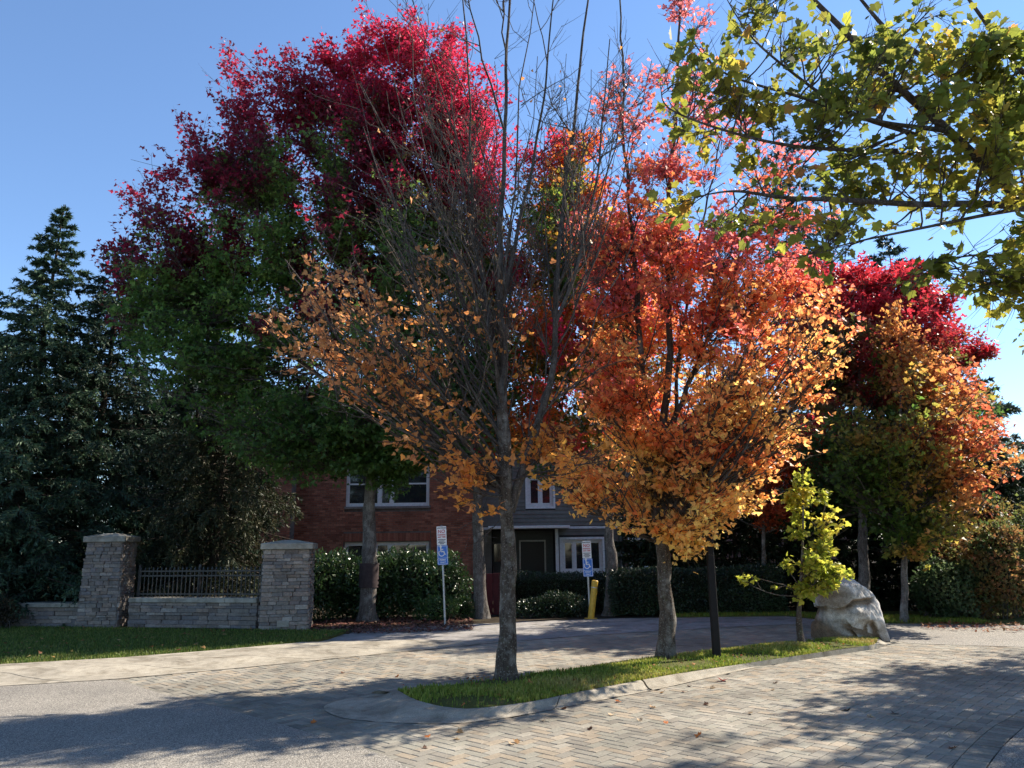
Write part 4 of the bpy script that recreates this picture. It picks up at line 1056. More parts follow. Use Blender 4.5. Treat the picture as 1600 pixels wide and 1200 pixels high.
env4 = [((3.49, 6.1, 4.61), (1.18, 0.9, 0.31)), ((2.0, 5.7, 4.37), (0.78, 0.7, 0.2)), ((1.51, 5.6, 4.38), (0.42, 0.5, 0.11)), ((2.54, 5.6, 3.9), (0.45, 0.5, 0.21)), ((3.51, 6.1, 5.74), (0.87, 0.8, 0.58)), ((2.44, 5.6, 5.53), (0.7, 0.7, 0.51)), ((1.74, 5.5, 5.06), (0.55, 0.5, 0.29)), ((1.43, 5.4, 5.43), (0.2, 0.3, 0.2)), ((4.45, 6.3, 5.53), (0.53, 0.8, 0.71)),
        ((4.05, 6.0, 3.88), (0.49, 0.7, 0.27)), ((3.49, 5.8, 3.78), (0.29, 0.4, 0.15)), ((4.28, 6.1, 3.6), (0.16, 0.4, 0.16)), ((2.12, 5.5, 5.89), (0.42, 0.5, 0.32)), ((3.37, 6.0, 4.98), (0.95, 0.8, 0.34)), ((2.31, 5.7, 4.91), (0.85, 0.6, 0.21)),
        ((10.0,9.0,5.6),(1.9,2.6,2.0)), ((11.0,7.0,5.4),(2.4,2.2,1.8)), ((9.2,9.6,7.4),(1.6,1.8,1.4)), ((11.2,12.0,5.4),(1.5,2.4,1.5)), ((9.4,5.6,5.0),(2.0,1.6,1.6)), ((8.9,10.6,5.0),(1.3,1.3,1.3))]
pal4 = palette(['#626a2e', '#727a32', '#868638', '#a0983e', '#b48c44', '#b87054'])
nz4 = Noise3(np.random.default_rng(12), 0.5); nz42 = Noise3(np.random.default_rng(13), 0.22); nz43 = Noise3(np.random.default_rng(14), 0.33)
def leaf4(p, rng):
    v = 0.30 + 0.22 * nz4(p) + 0.12 * nz42(p)
    infr = p[:, 0] < 0.70 * p[:, 1]
    d = np.where(infr, np.clip(0.62 + 0.3 * nz42(p), 0.1, 0.9), 0.9)
    return pick_col(pal4, v + rng.normal(size=len(p)) * 0.1, rng), rng.uniform(size=len(p)) < d
k4 = grow_tree(t4, b4, [([b4, (8.25,7.58,1.2), (8.2,7.55,2.6), (8.2,7.6,4.2), (8.8,8.2,6.5)], 0.19, 0.05), limb(*L1, r0=0.075), limb(*L2, r0=0.055, r1=0.003), limb(*L3, r0=0.06), limb(*L4, r0=0.05), limb(*L5, r0=0.02, r1=0.003), limb(*L6, r0=0.028, r1=0.004), limb(*L7, r0=0.024, r1=0.003), limb(*L8, r0=0.022, r1=0.003), limb(*L9, r0=0.02, r1=0.003),
               limb(*B1), limb(*B2), limb(*B3), limb(*B4)],
          env4, leaf4, 110, nlimb=520, nsub=7, ntwig=4, nleaf=4, leaf=0.088, temp=LEAF_HI, rise=0.35, curve=-0.04, first=2.5, singles=300, keep_out=0.0, flat=0.4, sub=(0.2, 0.7), twig=(0.12, 0.35), trunk_noise=0.03, rt=0.003, lpos=0.05, leaf_env=1.04, droop=0.3, epow=0.35, gate=lambda p, g: (p[:, 0] > 0.70 * p[:, 1]) | (g.uniform(size=len(p)) < np.clip(0.33 + 0.75 * nz43(p), 0.03, 0.85)))
print('leaves', kA, kB, k4)
# a neighbour of the same row, just outside the frame; its shade falls across the road
b5 = (11.9, 13.3, 0.0)
t5 = tree('maple_tree', b5, 'green-gold street maple past the right edge of the road')
env5 = [((11.9,13.3,5.4),(2.2,2.3,2.0)), ((12.9,12.1,4.4),(2.0,2.0,1.2)), ((11.5,11.9,4.8),(1.7,1.5,1.4))]
grow_tree(t5, b5, [([b5, (11.9,13.3,2.2), (11.9,13.3,6.5)], 0.16, 0.02)], env5, lambda p, r: (pick_col(pal4, 0.4 + 0.2 * nz4(p), r), r.uniform(size=len(p)) < 0.7), 111, nlimb=40, nsub=10, ntwig=4, nleaf=4, leaf=0.12, rise=0.8)

# ------------------------------------------------------------------ conifers
def conifer(name, base, H, Rmax, label, seed, cols, z0=0.6, droop=0.35, whorl=0.30, per=7, hang=0.5, ntw=14, nnd=14, needle=0.085, lean=(0, 0), wide=0.10, power=0.85, group=None, gap=0.0, top_bare=0.0):
    rng = np.random.default_rng(seed)
    root = thing(name, base, label, 'conifer' if name != 'cedar_tree' else 'cedar', group)
    mb = MB()
    m = 24
    u = np.linspace(0, 1, m)
    P_ = np.stack([lean[0] * u ** 1.5, lean[1] * u ** 1.5, u * H], axis=1)
    tubes(mb, P_[None], (0.012 + (0.013 * H) * (1 - u))[None], 9)
    B0, B1, B2, ages = [], [], [], []
    z = z0
    while z < H - 0.12:
        f = (z - z0) / (H - z0)
        L = Rmax * (1 - f) ** power
        k = max(4, int(per * (0.7 + 0.5 * (1 - f))))
        a0 = rng.uniform(0, 6.28)
        for q in range(k):
            if rng.uniform() < gap: continue
            a = a0 + q * 6.283 / k + rng.normal() * 0.25
            l = L * rng.uniform(0.6, 1.12) + 0.06
            d = np.array([math.cos(a), math.sin(a), 0])
            zz = z + rng.normal() * whorl * 0.3
            c = np.array([np.interp(zz / H, u, P_[:, 0]), np.interp(zz / H, u, P_[:, 1]), zz])
            dr = droop * (0.35 + 0.9 * (1 - f)) * rng.uniform(0.7, 1.3)
            up = 0.28 * f
            B0.append(c); B1.append(c + d * l * 0.55 + np.array([0, 0, l * (up - dr * 0.55)])); B2.append(c + d * l + np.array([0, 0, l * (up * 1.4 - dr * 0.75)]))
            ages.append(l)
        z += whorl * rng.uniform(0.7, 1.3) * (1.15 - 0.4 * f)
    B0, B1, B2, ages = map(np.array, (B0, B1, B2, ages))
    nb = len(B0)
    tt = np.linspace(0, 1, 6)
    BP = np.stack([qb(B0, B1, B2, np.full(nb, t)) for t in tt], axis=1)
    tubes(mb, BP, (0.004 + 0.010 * ages)[:, None] * (1 - 0.8 * tt[None]), 4)
    nper = np.maximum(4, (ntw * ages / max(Rmax, 1e-3) * 1.25 + 3).astype(int))
    bi = np.repeat(np.arange(nb), nper)
    n = len(bi)
    t = rng.uniform(0.12, 1.02, n)
    W0 = qb(B0[bi], B1[bi], B2[bi], t); tg = qbt(B0[bi], B1[bi], B2[bi], t)
    side = norm(np.cross(tg, np.array([[0, 0, 1.0]]))) * np.where(rng.uniform(size=n) < 0.5, 1, -1)[:, None]
    d = tg * rng.uniform(0.4, 0.9, n)[:, None] + side * rng.uniform(0.3, 1.0, n)[:, None]; d = norm(d)
    d[:, 2] -= hang * rng.uniform(0.3, 1.2, n) * np.clip(ages[bi], 0.3, 1.5)
    d = norm(d)
    l = np.clip(ages[bi] * 0.33 * (1.15 - 0.6 * t), 0.08, 0.55) * rng.uniform(0.6, 1.3, n)
    W2 = W0 + d * l[:, None]; W1 = (W0 + W2) / 2; W1[:, 2] += 0.06 * l; W2[:, 2] -= hang * 0.25 * l
    t3 = np.linspace(0, 1, 3)
    tubes(mb, np.stack([qb(W0, W1, W2, np.full(n, v)) for v in t3], axis=1), np.full(n, 0.004)[:, None] * (1 - 0.5 * t3[None]), 3)
    # leader shoot needles too
    mb.build('trunk', M['spruce_bark'], root, smooth=True)
    wi = np.repeat(np.arange(n), nnd); k = len(wi)
    t = rng.uniform(0, 1.02, k)
    pos = qb(W0[wi], W1[wi], W2[wi], t); tg = qbt(W0[wi], W1[wi], W2[wi], t)
    pr = norm(np.cross(tg, rng.normal(size=(k, 3)))); pr[:, 2] += 0.15
    tip = norm(tg * rng.uniform(0.5, 1.0, k)[:, None] + pr * rng.uniform(0.4, 0.9, k)[:, None])
    nr = rng.normal(size=(k, 3)); nr[:, 2] += 0.5
    size = needle * rng.uniform(0.6, 1.25, k)
    colr = pick_col(cols, rng.uniform(0, 1, n)[wi] * 0.8 + rng.normal(size=k) * 0.12, rng)
    tmp = (NEEDLE[0] * np.array([wide / 0.10, 1, 1]), NEEDLE[1])
    V, L, T, C = leaf_arrays(tmp, pos, tip, nr, size, colr)
    o = link('crown', make_mesh('crown', V, L, T, M['needle'], C), root); o['kind'] = 'stuff'
    return root

palS1 = palette(['#2a3f32', '#3a523e', '#4d664c', '#5f7456'])
palS2 = palette(['#22342c', '#2e4436', '#3c5240', '#4a5c44'])
palS3 = palette(['#2a3424', '#35402a', '#4a4c34', '#5a5238'])
conifer('spruce_tree', (-12.5, 19.2, 0), 11.0, 3.7, 'tall blue-green spruce with a bare spiky tip, leftmost of the conifers', 31, palS1, 0.5, 0.28, 0.24, 8, 0.45, 42, 16, 0.12, (0.25, 0), 0.18, 1.05)
conifer('spruce_tree', ((-11.14, 20.3, 6.18)[0] - 0.2, 20.3, 0), (-11.56, 20.3, 10.56)[2], 3.3, 'dark spruce with drooping boughs, second conifer from the left, behind the left stone pillar', 32, palS2, 0.5, 0.34, 0.24, 8, 0.6, 42, 16, 0.12, (0.35, 0), 0.16, 0.85)
conifer('spruce_tree', (-7.6, 19.6, 0), 7.2, 2.5, 'brownish drooping conifer behind the iron fence between the stone pillars', 33, palS3, 0.9, 0.5, 0.30, 8, 1.0, 38, 16, 0.12, (0.2, 0), 0.15, 0.6)
conifer('spruce_tree', (-14.6, 21.0, 0), 8.0, 3.2, 'dark spruce at the left edge of the picture behind the low wall', 34, palS2, 0.4, 0.3, 0.32, 7, 0.5, 26, 16, 0.13, (0, 0), 0.16, 0.8)
conifer('spruce_tree', (-9.4, 22.2, 0), 8.6, 2.8, 'dark spruce standing behind the iron fence, half hidden by the maple leaves', 36, palS2, 0.5, 0.4, 0.30, 8, 0.7, 34, 16, 0.13, (0, 0), 0.18, 0.75)
conifer('fir_tree', (15.76, 38, -1.66)[:2] + (0,), (17.58, 38, 24.05)[2], 4.6, 'tall thin-topped fir far behind the orange and scarlet maples', 35, palette(['#33443a', '#46584a', '#5a6a58']), 3.0, 0.30, 0.7, 7, 0.7, 18, 14, 0.26, (-0.6, 0), 0.13, 0.6, None, 0.12)
conifer('fir_tree', (19.2, 36.0, 0), (19.63, 36, 16.83)[2], 4.4, 'dark fir rising behind the scarlet maple top, right of the taller fir', 37, palette(['#33443a', '#46584a', '#5a6a58']), 2.0, 0.30, 0.6, 7, 0.7, 20, 14, 0.26, (0, 0), 0.15, 0.6)
conifer('cedar_tree', (15.2, 24.0, 0), (15.48, 24, 6.65)[2], 2.4, 'grey-green cedar behind the right-hand maples, against the sky', 38, palette(['#3a4a3a', '#4c5c48', '#62705a']), 0.3, 0.2, 0.4, 7, 0.5, 18, 14, 0.16, (0, 0), 0.2, 0.6)
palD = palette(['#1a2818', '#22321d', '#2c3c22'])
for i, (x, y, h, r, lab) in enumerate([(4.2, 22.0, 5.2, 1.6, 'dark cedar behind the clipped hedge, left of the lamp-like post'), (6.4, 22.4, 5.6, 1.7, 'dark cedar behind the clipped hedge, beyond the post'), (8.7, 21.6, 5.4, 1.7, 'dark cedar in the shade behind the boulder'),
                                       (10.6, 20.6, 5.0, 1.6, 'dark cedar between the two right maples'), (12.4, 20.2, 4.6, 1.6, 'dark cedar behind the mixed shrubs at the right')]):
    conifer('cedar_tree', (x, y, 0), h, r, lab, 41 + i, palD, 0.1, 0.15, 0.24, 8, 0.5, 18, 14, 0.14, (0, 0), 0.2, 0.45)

# ------------------------------------------------------------------ hedges and shrubs
def leafy(name, base, blobs, n, size, label, cat, seed, cols, mat='hedge', temp=LEAF_OVAL, boxy=False, inner=0.80, core='#1c2416', stems=14, up=0.35, parent_group=None, lit=None):
    """a leafy mass on stems: leaves through the outer shell of its volume, twigs inside"""
    rng = np.random.default_rng(seed)
    root = thing(name, base, label, cat, parent_group)
    nz = Noise3(rng, 0.45); nz2 = Noise3(rng, 0.18)
    pts, nrm = [], []
    if boxy:
        (cx, cy, cz), (ex, ey, ez) = blobs[0]
        areas = np.array([ex * ez, ey * ez, ey * ez, ex * ey]); areas = areas / areas.sum()
        f = rng.choice(4, n, p=areas)
        a, b_ = rng.uniform(-1, 1, n), rng.uniform(-1, 1, n)
        p = np.empty((n, 3)); q = np.zeros((n, 3))
        for k in range(4):
            m = f == k
            if k == 0: p[m] = np.c_[a[m] * ex, -np.ones(m.sum()) * ey, b_[m] * ez]; q[m] = (0, -1, 0)
            if k == 1: p[m] = np.c_[-np.ones(m.sum()) * ex, a[m] * ey, b_[m] * ez]; q[m] = (-1, 0, 0)
            if k == 2: p[m] = np.c_[np.ones(m.sum()) * ex, a[m] * ey, b_[m] * ez]; q[m] = (1, 0, 0)
            if k == 3: p[m] = np.c_[a[m] * ex, b_[m] * ey, np.ones(m.sum()) * ez]; q[m] = (0, 0, 1)
        dep = rng.uniform(0, 1, n) ** 2 * 0.16
        p = p - q * dep[:, None] + q * (0.05 * nz(p))[:, None] + rng.normal(size=p.shape) * 0.025
        pos = p + np.array([cx, cy, cz]); nr = q
    else:
        vol = np.array([e[0] * e[1] + e[1] * e[2] + e[0] * e[2] for _, e in blobs]); k = rng.choice(len(blobs), n, p=vol / vol.sum())
        d = norm(rng.normal(size=(n, 3)))
        C_ = np.array([b[0] for b in blobs])[k]; E_ = np.array([b[1] for b in blobs])[k]
        rr = 1 - rng.uniform(0, 1, n) ** 1.6 * 0.45
        pos = C_ + d * E_ * (rr * (1 + 0.16 * nz(d * E_ + C_) + 0.07 * nz2(d * E_ + C_)))[:, None]
        nr = d
    k = pos[:, 2] > 0.02
    pos, nr = pos[k], nr[k]; n = len(pos)
    tip = nr * 0.5 + rng.normal(size=(n, 3)) * 0.6; tip[:, 2] += up
    nn = nr * 0.6 + rng.normal(size=(n, 3)) * 0.6; nn[:, 2] += 0.4
    s = size * rng.uniform(0.6, 1.25, n)
    v = 0.5 + 0.3 * nz(pos) + 0.2 * nz2(pos) + rng.normal(size=n) * 0.12
    col = pick_col(cols, v, rng)
    V, L, T, C = leaf_arrays(temp, pos, tip, nn, s, col)
    o = link('leaves', make_mesh('leaves', V, L, T, M[mat], C), root); o['kind'] = 'stuff'
    # woody inside: stems fanning out from the foot
    mb = MB()
    ns = stems
    lo = pos.min(0); hi = pos.max(0)
    S0 = np.c_[rng.uniform(lo[0] * 0.85, hi[0] * 0.85, ns), rng.uniform(lo[1] * 0.4, hi[1] * 0.4, ns), np.full(ns, -0.02)]
    pk = pos[rng.integers(0, n, ns)]
    S2 = np.c_[S0[:, 0] * 0.4 + pk[:, 0] * 0.6, S0[:, 1] * 0.4 + pk[:, 1] * 0.6, np.maximum(pk[:, 2], 0.3) * 0.95]
    S1 = (S0 + S2) / 2 + rng.normal(size=S0.shape) * 0.08
    t5 = np.linspace(0, 1, 5)
    tubes(mb, np.stack([qb(S0, S1, S2, np.full(ns, t)) for t in t5], axis=1), np.full(ns, 0.012)[:, None] * (1 - 0.6 * t5[None]), 5)
    mb.build('stems', M['twig'], root, smooth=True)
    # dense twiggy heart that stops the eye, itself leafy green
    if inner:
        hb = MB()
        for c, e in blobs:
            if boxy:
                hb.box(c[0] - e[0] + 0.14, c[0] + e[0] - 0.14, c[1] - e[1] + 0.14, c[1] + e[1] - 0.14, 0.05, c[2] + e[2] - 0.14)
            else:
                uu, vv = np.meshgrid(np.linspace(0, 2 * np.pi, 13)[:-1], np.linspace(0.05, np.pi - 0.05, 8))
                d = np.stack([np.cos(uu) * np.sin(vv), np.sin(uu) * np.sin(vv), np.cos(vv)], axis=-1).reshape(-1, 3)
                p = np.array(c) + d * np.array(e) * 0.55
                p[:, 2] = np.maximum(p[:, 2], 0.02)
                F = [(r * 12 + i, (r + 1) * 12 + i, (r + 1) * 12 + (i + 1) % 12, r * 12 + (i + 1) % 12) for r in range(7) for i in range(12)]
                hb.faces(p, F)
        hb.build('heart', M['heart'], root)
    return root
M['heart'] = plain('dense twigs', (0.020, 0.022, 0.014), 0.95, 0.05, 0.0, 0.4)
palH = palette(['#24351b', '#304526', '#3e562f', '#4e683a'])
palHd = palette(['#1e2c1a', '#28381f', '#334526'])
leafy('laurel_hedge', (-2.9, 18.9, 0), [((0, 0, 0.82), (1.72, 0.62, 0.80)), ((-1.3, 0.05, 0.85), (0.55, 0.6, 0.82)), ((0.2, 0, 0.9), (0.7, 0.62, 0.80)), ((1.25, 0.1, 0.75), (0.6, 0.55, 0.78)), ((-0.6, 0, 0.5), (1.0, .65, .6)), ((-1.75, -0.35, 0.75), (0.5, 0.5, 0.74))], 17000, 0.105,
      'tall glossy laurel hedge under the brick house windows', 'hedge', 51, palH, stems=26)
leafy('clipped_hedge', (4.35, 18.95, 0), [((0, 0, 0.55), (2.05, 0.45, 0.50))], 26000, 0.055, 'long dark clipped hedge behind the driveway, right of the yellow bollard', 'hedge', 52, palHd, boxy=True)
leafy('clipped_hedge', (1.05, 20.2, 0), [((0, 0, 0.47), (1.35, 0.4, 0.47))], 14000, 0.05, 'dark fine-leaved hedge in front of the porch, left of the yellow bollard', 'hedge', 53, palHd, boxy=True)
leafy('low_shrub', (-1.8, 18.1, -0.02)[:1] + (18.2, 0), [((0, 0, 0.26), (0.52, 0.32, 0.27))], 3200, 0.05, 'small rounded boxwood at the foot of the laurel hedge, behind the blue sign pole', 'shrub', 54, palette(['#2c4420', '#3a5426', '#4a6430']))
leafy('low_shrub', (-1.18, 18.5, -0.0)[:1] + (18.55, 0), [((0, 0, 0.24), (0.26, 0.28, 0.27))], 1600, 0.05, 'small boxwood between the blue sign and the pale maple trunk', 'shrub', 55, palette(['#2c4420', '#3a5426', '#4a6430']))
leafy('low_shrub', (0.58, 18.6, -0.03)[:1] + (18.75, 0), [((0, 0, 0.24), (0.62, 0.38, 0.30)), ((0.3, 0, 0.3), (0.4, 0.35, 0.3))], 3600, 0.06, 'low spreading shrub in front of the dark hedge, just right of the bare maple trunk', 'shrub', 56, palHd)
leafy('low_shrub', (1.41, 18.6, -0.01)[:1] + (18.8, 0), [((0, 0, 0.24), (0.5, 0.35, 0.30)), ((-0.2, 0.05, 0.28), (0.4, 0.3, 0.32))], 3000, 0.06, 'low spreading shrub in front of the dark hedge, beside the yellow bollard', 'shrub', 57, palHd)
palM = palette(['#3c5030', '#56643a', '#7a6a40', '#86583a', '#6a7040'])
for i, (px_, y, rx, ry, h, n, lab, cols) in enumerate([
    (9.25, 16.9, 0.75, 0.7, 1.25, 5200, 'green leafy shrub just right of the pale maple trunk at the verge', palette(['#34462a', '#46583a', '#5c6844'])),
    (10.35, 17.0, 0.85, 0.8, 2.1, 7500, 'tall autumn shrub with russet and olive leaves at the right end of the verge', palM),
    (11.5, 17.4, 0.8, 0.8, 2.4, 6500, 'green-brown shrub at the right edge of the picture', palette(['#3c4a28', '#5a6234', '#6e5a34'])),
    (10.9, 18.4, 0.9, 0.8, 2.9, 7000, 'tall olive and rust shrub behind the others at the right end', palette(['#4c5a2e', '#5e6a38', '#7a5a34', '#8a4a34']))]):
    leafy('shrub', (px_, y, 0), [((0, 0, h * 0.5), (rx, ry, h * 0.52)), ((rx * 0.4, -0.1, h * 0.72), (rx * 0.6, ry * 0.6, h * 0.3)), ((-rx * 0.4, -0.2, h * 0.4), (rx * 0.6, ry * 0.6, h * 0.4))], n, 0.085, lab, 'shrub', 61 + i, cols, 'leaf', LEAF_LOW, stems=30, inner=0.5)
leafy('shrub', (-11.6, 16.95, 0), [((0, 0, 0.3), (1.0, 0.3, 0.42))], 1600, 0.07, 'half-bare brown shrub in front of the low wall at far left', 'shrub', 71, palette(['#2c2a1e', '#3c3424', '#4a3c2a']), 'litter', LEAF_OVAL, stems=60, inner=0)

# ------------------------------------------------------------------ stone pillars, low walls, iron fence
stone_pal = palette(['#908880', '#9a9289', '#89827c', '#a39b92', '#958a81', '#8e8886', '#9c9187'])
stone_variants = {}
def stone_obj(parent, x, y, z, l, d, h, rng, rz=0.0, tintmul=None):
    """one ledge stone; a handful of shared meshes, scaled to fit"""
    key = int(rng.integers(0, 28))
    if key not in stone_variants:
        r = np.random.default_rng(1000 + key)
        mb = MB(); mb.bevbox(-0.5, 0.5, -0.5, 0.5, -0.5, 0.5, 0.06, stone_pal[key % 7] * r.uniform(0.66, 1.22) * (np.array([1.05, 0.98, 0.93]) if key % 3 == 0 else 1))
        V = mb.V[0]; V += r.normal(size=V.shape) * np.array([0.008, 0.045, 0.03])
        V[:, 1] += 0.05 * np.sin(V[:, 0] * 6 + key) * (V[:, 1] < 0)
        stone_variants[key] = mb.mesh('stone', M['stone'])
    o = link('stone', stone_variants[key], parent, (x, y, z))
    o.scale = (l, d, h); o.rotation_euler = (0, 0, rz)
    return o

def pillar(base, wb, wt, H, label, seed):
    rng = np.random.default_rng(seed)
    root = thing('stone_pillar', base, label, 'pillar')
    z = 0.0; cnt = 0
    core = MB()
    a, b = wb / 2 - 0.05, wt / 2 - 0.05
    core.faces([(-a,-a,-0.05),(a,-a,-0.05),(a,a,-0.05),(-a,a,-0.05),(-b,-b,H),(b,-b,H),(b,b,H),(-b,b,H)], [(4,5,6,7),(0,1,5,4),(1,2,6,5),(2,3,7,6),(3,0,4,7)])
    core.build('core', M['mortar'], root)
    while z < H - 0.03:
        h = min(rng.uniform(0.045, 0.10), H - z)
        if H - z - h < 0.03: h = H - z
        w = (wb + (wt - wb) * (z + h / 2) / H) / 2
        for side in range(4):
            if side in (2, 3) : n0 = 3            # back and left faces: longer stones
            else: n0 = 5
            x = -w; ends = []
            while x < w - 0.02:
                l = rng.uniform(0.9, 1.9) * 2 * w / n0 * (0.8 if n0 == 5 else 1)
                if w - x - l < 0.10: l = w - x
                ends.append((x, l)); x += l
            for (x0, l) in ends:
                if cnt >= 298 and side in (2, 3): continue
                pd = rng.uniform(-0.010, 0.022)
                a_ = [0, math.pi / 2, math.pi, -math.pi / 2][side]
                lx, ly = x0 + l / 2, -(w - 0.06 + pd)
                cxx = lx * math.cos(a_) - ly * math.sin(a_); cyy = lx * math.sin(a_) + ly * math.cos(a_)
                stone_obj(root, cxx, cyy, z + h / 2, l - 0.004, 0.15, h - 0.004, rng, a_ + rng.normal() * 0.012); cnt += 1
        z += h
    t = wt / 2 + 0.07
    cap = MB()
    cap.bevbox(-t, t, -t, t, H + 0.002, H + 0.13, 0.012)
    cap.faces([(-t+0.02,-t+0.02,H+0.1302),(t-0.02,-t+0.02,H+0.1302),(t-0.02,t-0.02,H+0.1302),(-t+0.02,t-0.02,H+0.1302),(-0.12,-0.12,H+0.20),(0.12,-0.12,H+0.20),(0.12,0.12,H+0.20),(-0.12,0.12,H+0.20)],
              [(0,1,5,4),(1,2,6,5),(2,3,7,6),(3,0,4,7),(4,5,6,7)])
    cap.build('capstone', M['cap'], root)
    print('pillar stones', cnt)
    return root
pl1 = pillar(((-9.17, 17.2, 0.01)[0], 17.6, 0.03), 0.84, 0.76, 1.83, 'tapering stacked-stone pillar at the left end of the iron fence', 81)
pl2 = pillar((-4.83, 16.66, 0.03), 0.96, 0.92, 1.62, 'stacked-stone pillar with a small pale outlet cover near its foot, right end of the iron fence', 82)
pl1.rotation_euler.z = rad(5); pl2.rotation_euler.z = rad(9)
oc = MB(); oc.bevbox(-0.12, 0.12, -0.03, 0.03, -0.065, 0.065, 0.008); oc.build('outlet_cover', M['cap'], pl2, (0.0, -0.50, 0.13))

def low_wall(base, L, H, D, label, seed, ncol=3, lim=290):
    rng = np.random.default_rng(seed)
    root = thing('low_wall', base, label, 'wall')
    core = MB(); core.box(0.0, L, -D / 2 + 0.05, D / 2 - 0.02, -0.05, H); core.build('core', M['mortar'], root)
    z = 0
    while z < H - 0.02:
        h = min(rng.uniform(0.05, 0.105), H - z)
        if H - z - h < 0.03: h = H - z
        x = 0
        while x < L - 0.02:
            l = rng.uniform(0.18, 0.5)
            if L - x - l < 0.12: l = L - x
            stone_obj(root, x + l / 2, -D / 2 + 0.05 - rng.uniform(-0.010, 0.020), z + h / 2, l - 0.004, 0.13, h - 0.004, rng, rng.normal() * 0.01)
            x += l
        z += h
    cap = MB(); x = 0
    while x < L - 0.01:
        l = min(1.2, L - x); cap.bevbox(x + 0.002, x + l - 0.002, -D / 2 - 0.06, D / 2 + 0.06, H + 0.002, H + 0.10, 0.012); x += l
    cap.build('capstone', M['cap'], root)
    return root
wl = math.atan2(16.75 - 17.45, -5.25 + 8.5)
w1 = low_wall((-8.47, 17.50, 0.03), 3.16, 0.52, 0.36, 'low stacked-stone wall carrying the iron fence between the two pillars', 83); w1.rotation_euler.z = math.atan2(-0.74, 3.12)
w2 = low_wall((-14.6, 18.2, 0.03), 5.02, 0.42, 0.34, 'low stacked-stone wall running off the left side of the picture', 84); w2.rotation_euler.z = math.atan2(-0.62, 4.98)
# the iron fence
fe = thing('iron_fence', (-8.47, 17.50, 0.652), 'black iron picket fence on the low stone wall', 'fence')
fe.rotation_euler.z = math.atan2(-0.74, 3.12)
for z_ in (0.07, 0.46, 0.56):
    mb = MB(); mb.box(0.02, 3.12, -0.014, 0.014, z_ - 0.016, z_ + 0.016); mb.build('rail', M['black'], fe)
pk = MB(); pk.box(-0.009, 0.009, -0.009, 0.009, 0.0, 0.60); pk.faces([(-0.014,-0.014,0.60),(0.014,-0.014,0.60),(0.014,0.014,0.60),(-0.014,0.014,0.60),(0,0,0.66)], [(0,1,4),(1,2,4),(2,3,4),(3,0,4),(3,2,1,0)])
pkm = pk.mesh('picket', M['black'])
for i in range(29):
    link('picket', pkm, fe, (0.08 + i * 0.106, 0, 0.0))
po_ = MB(); po_.box(-0.025, 0.025, -0.025, 0.025, -0.001, 0.70); pom = po_.mesh('fence_post', M['black'])
for x in (0.03, 1.565, 3.10): link('fence_post', pom, fe, (x, 0.03, 0.0))

# ------------------------------------------------------------------ the houses
hb = thing('brick_house', (-5.3, 29.0, 0), 'two storey red brick house with white framed windows behind the left hedge', 'house')
X0, X1, HT = (-12.02, 29, 0.76)[0] + 5.3, (-1.37, 29, 0.64)[0] + 5.3, 6.6
WU = ((-6.38, 29, 4.02)[0] + 5.3, (-3.2, 29, 3.98)[0] + 5.3, (-4.92, 29, 3.25)[2], (-4.97, 29, 5.47)[2])
WL = ((-6.37, 29, 1.63)[0] + 5.3, (-3.17, 29, 1.59)[0] + 5.3, 0.75, (-4.89, 29, 1.92)[2])
wall = MB()
# wall built round its two openings
xs = [X0, WU[0], WU[1], X1]
wall.box(X0, WU[0], 0.0, 0.3, 0, HT); wall.box(WU[1], X1, 0.0, 0.3, 0, HT)
wall.box(WU[0], WU[1], 0.0, 0.3, 0, WL[2]); wall.box(WU[0], WU[1], 0.0, 0.3, WL[3], WU[2]); wall.box(WU[0], WU[1], 0.0, 0.3, WU[3], HT)
wall.box(X0, X0 + 0.3, 0.3, 9.0, 0, HT); wall.box(X1 - 0.3, X1, 0.3, 9.0, 0, HT)
wall.build('wall', M['mortar'], hb)
rb = np.random.default_rng(91)
bp = palette(['#9c6450', '#a86e58', '#b2765e', '#905a48', '#a26450'])
def add_brick(mb, x0, x1, z0, z1, c, y=-0.012):
    V = [(x0, 0.0005, z0), (x1, 0.0005, z0), (x1, 0.0005, z1), (x0, 0.0005, z1), (x0 + .003, y, z0 + .003), (x1 - .003, y, z0 + .003), (x1 - .003, y, z1 - .003), (x0 + .003, y, z1 - .003)]
    mb.faces(V, [(4, 5, 6, 7), (0, 1, 5, 4), (1, 2, 6, 5), (2, 3, 7, 6), (3, 0, 4, 7)], c)
bk = MB(); row = 0; z = 0.02
while z < HT - 0.08:
    x = X0 + (0.0 if row % 2 else -0.112)
    while x < X1:
        a, b = max(x, X0), min(x + 0.212, X1)
        segs = [(a, b)]
        for (wx0, wx1, wz0, wz1) in (WU, (WL[0] - 0.05, WL[1] + 0.05, WL[2], WL[3] + 0.36), (WU[0] - .04, WU[1] + .04, WU[2] - 0.16, WU[2])):
            if z + 0.06 > wz0 and z < wz1:
                ns = []
                for (p, q) in segs:
                    if q <= wx0 or p >= wx1: ns.append((p, q))
                    else:
                        if p < wx0: ns.append((p, wx0))
                        if q > wx1: ns.append((wx1, q))
                segs = ns
        for (p, q) in segs:
            if q - p > 0.03 and z < 5.4: add_brick(bk, p, q, z, z + 0.064, bp[rb.integers(0, 5)] * rb.uniform(0.8, 1.15), -0.012 - rb.uniform(0, 0.004))
        x += 0.222
    z += 0.074; row += 1
o = bk.build('brick_courses', M['brick'], hb); o['kind'] = 'stuff'
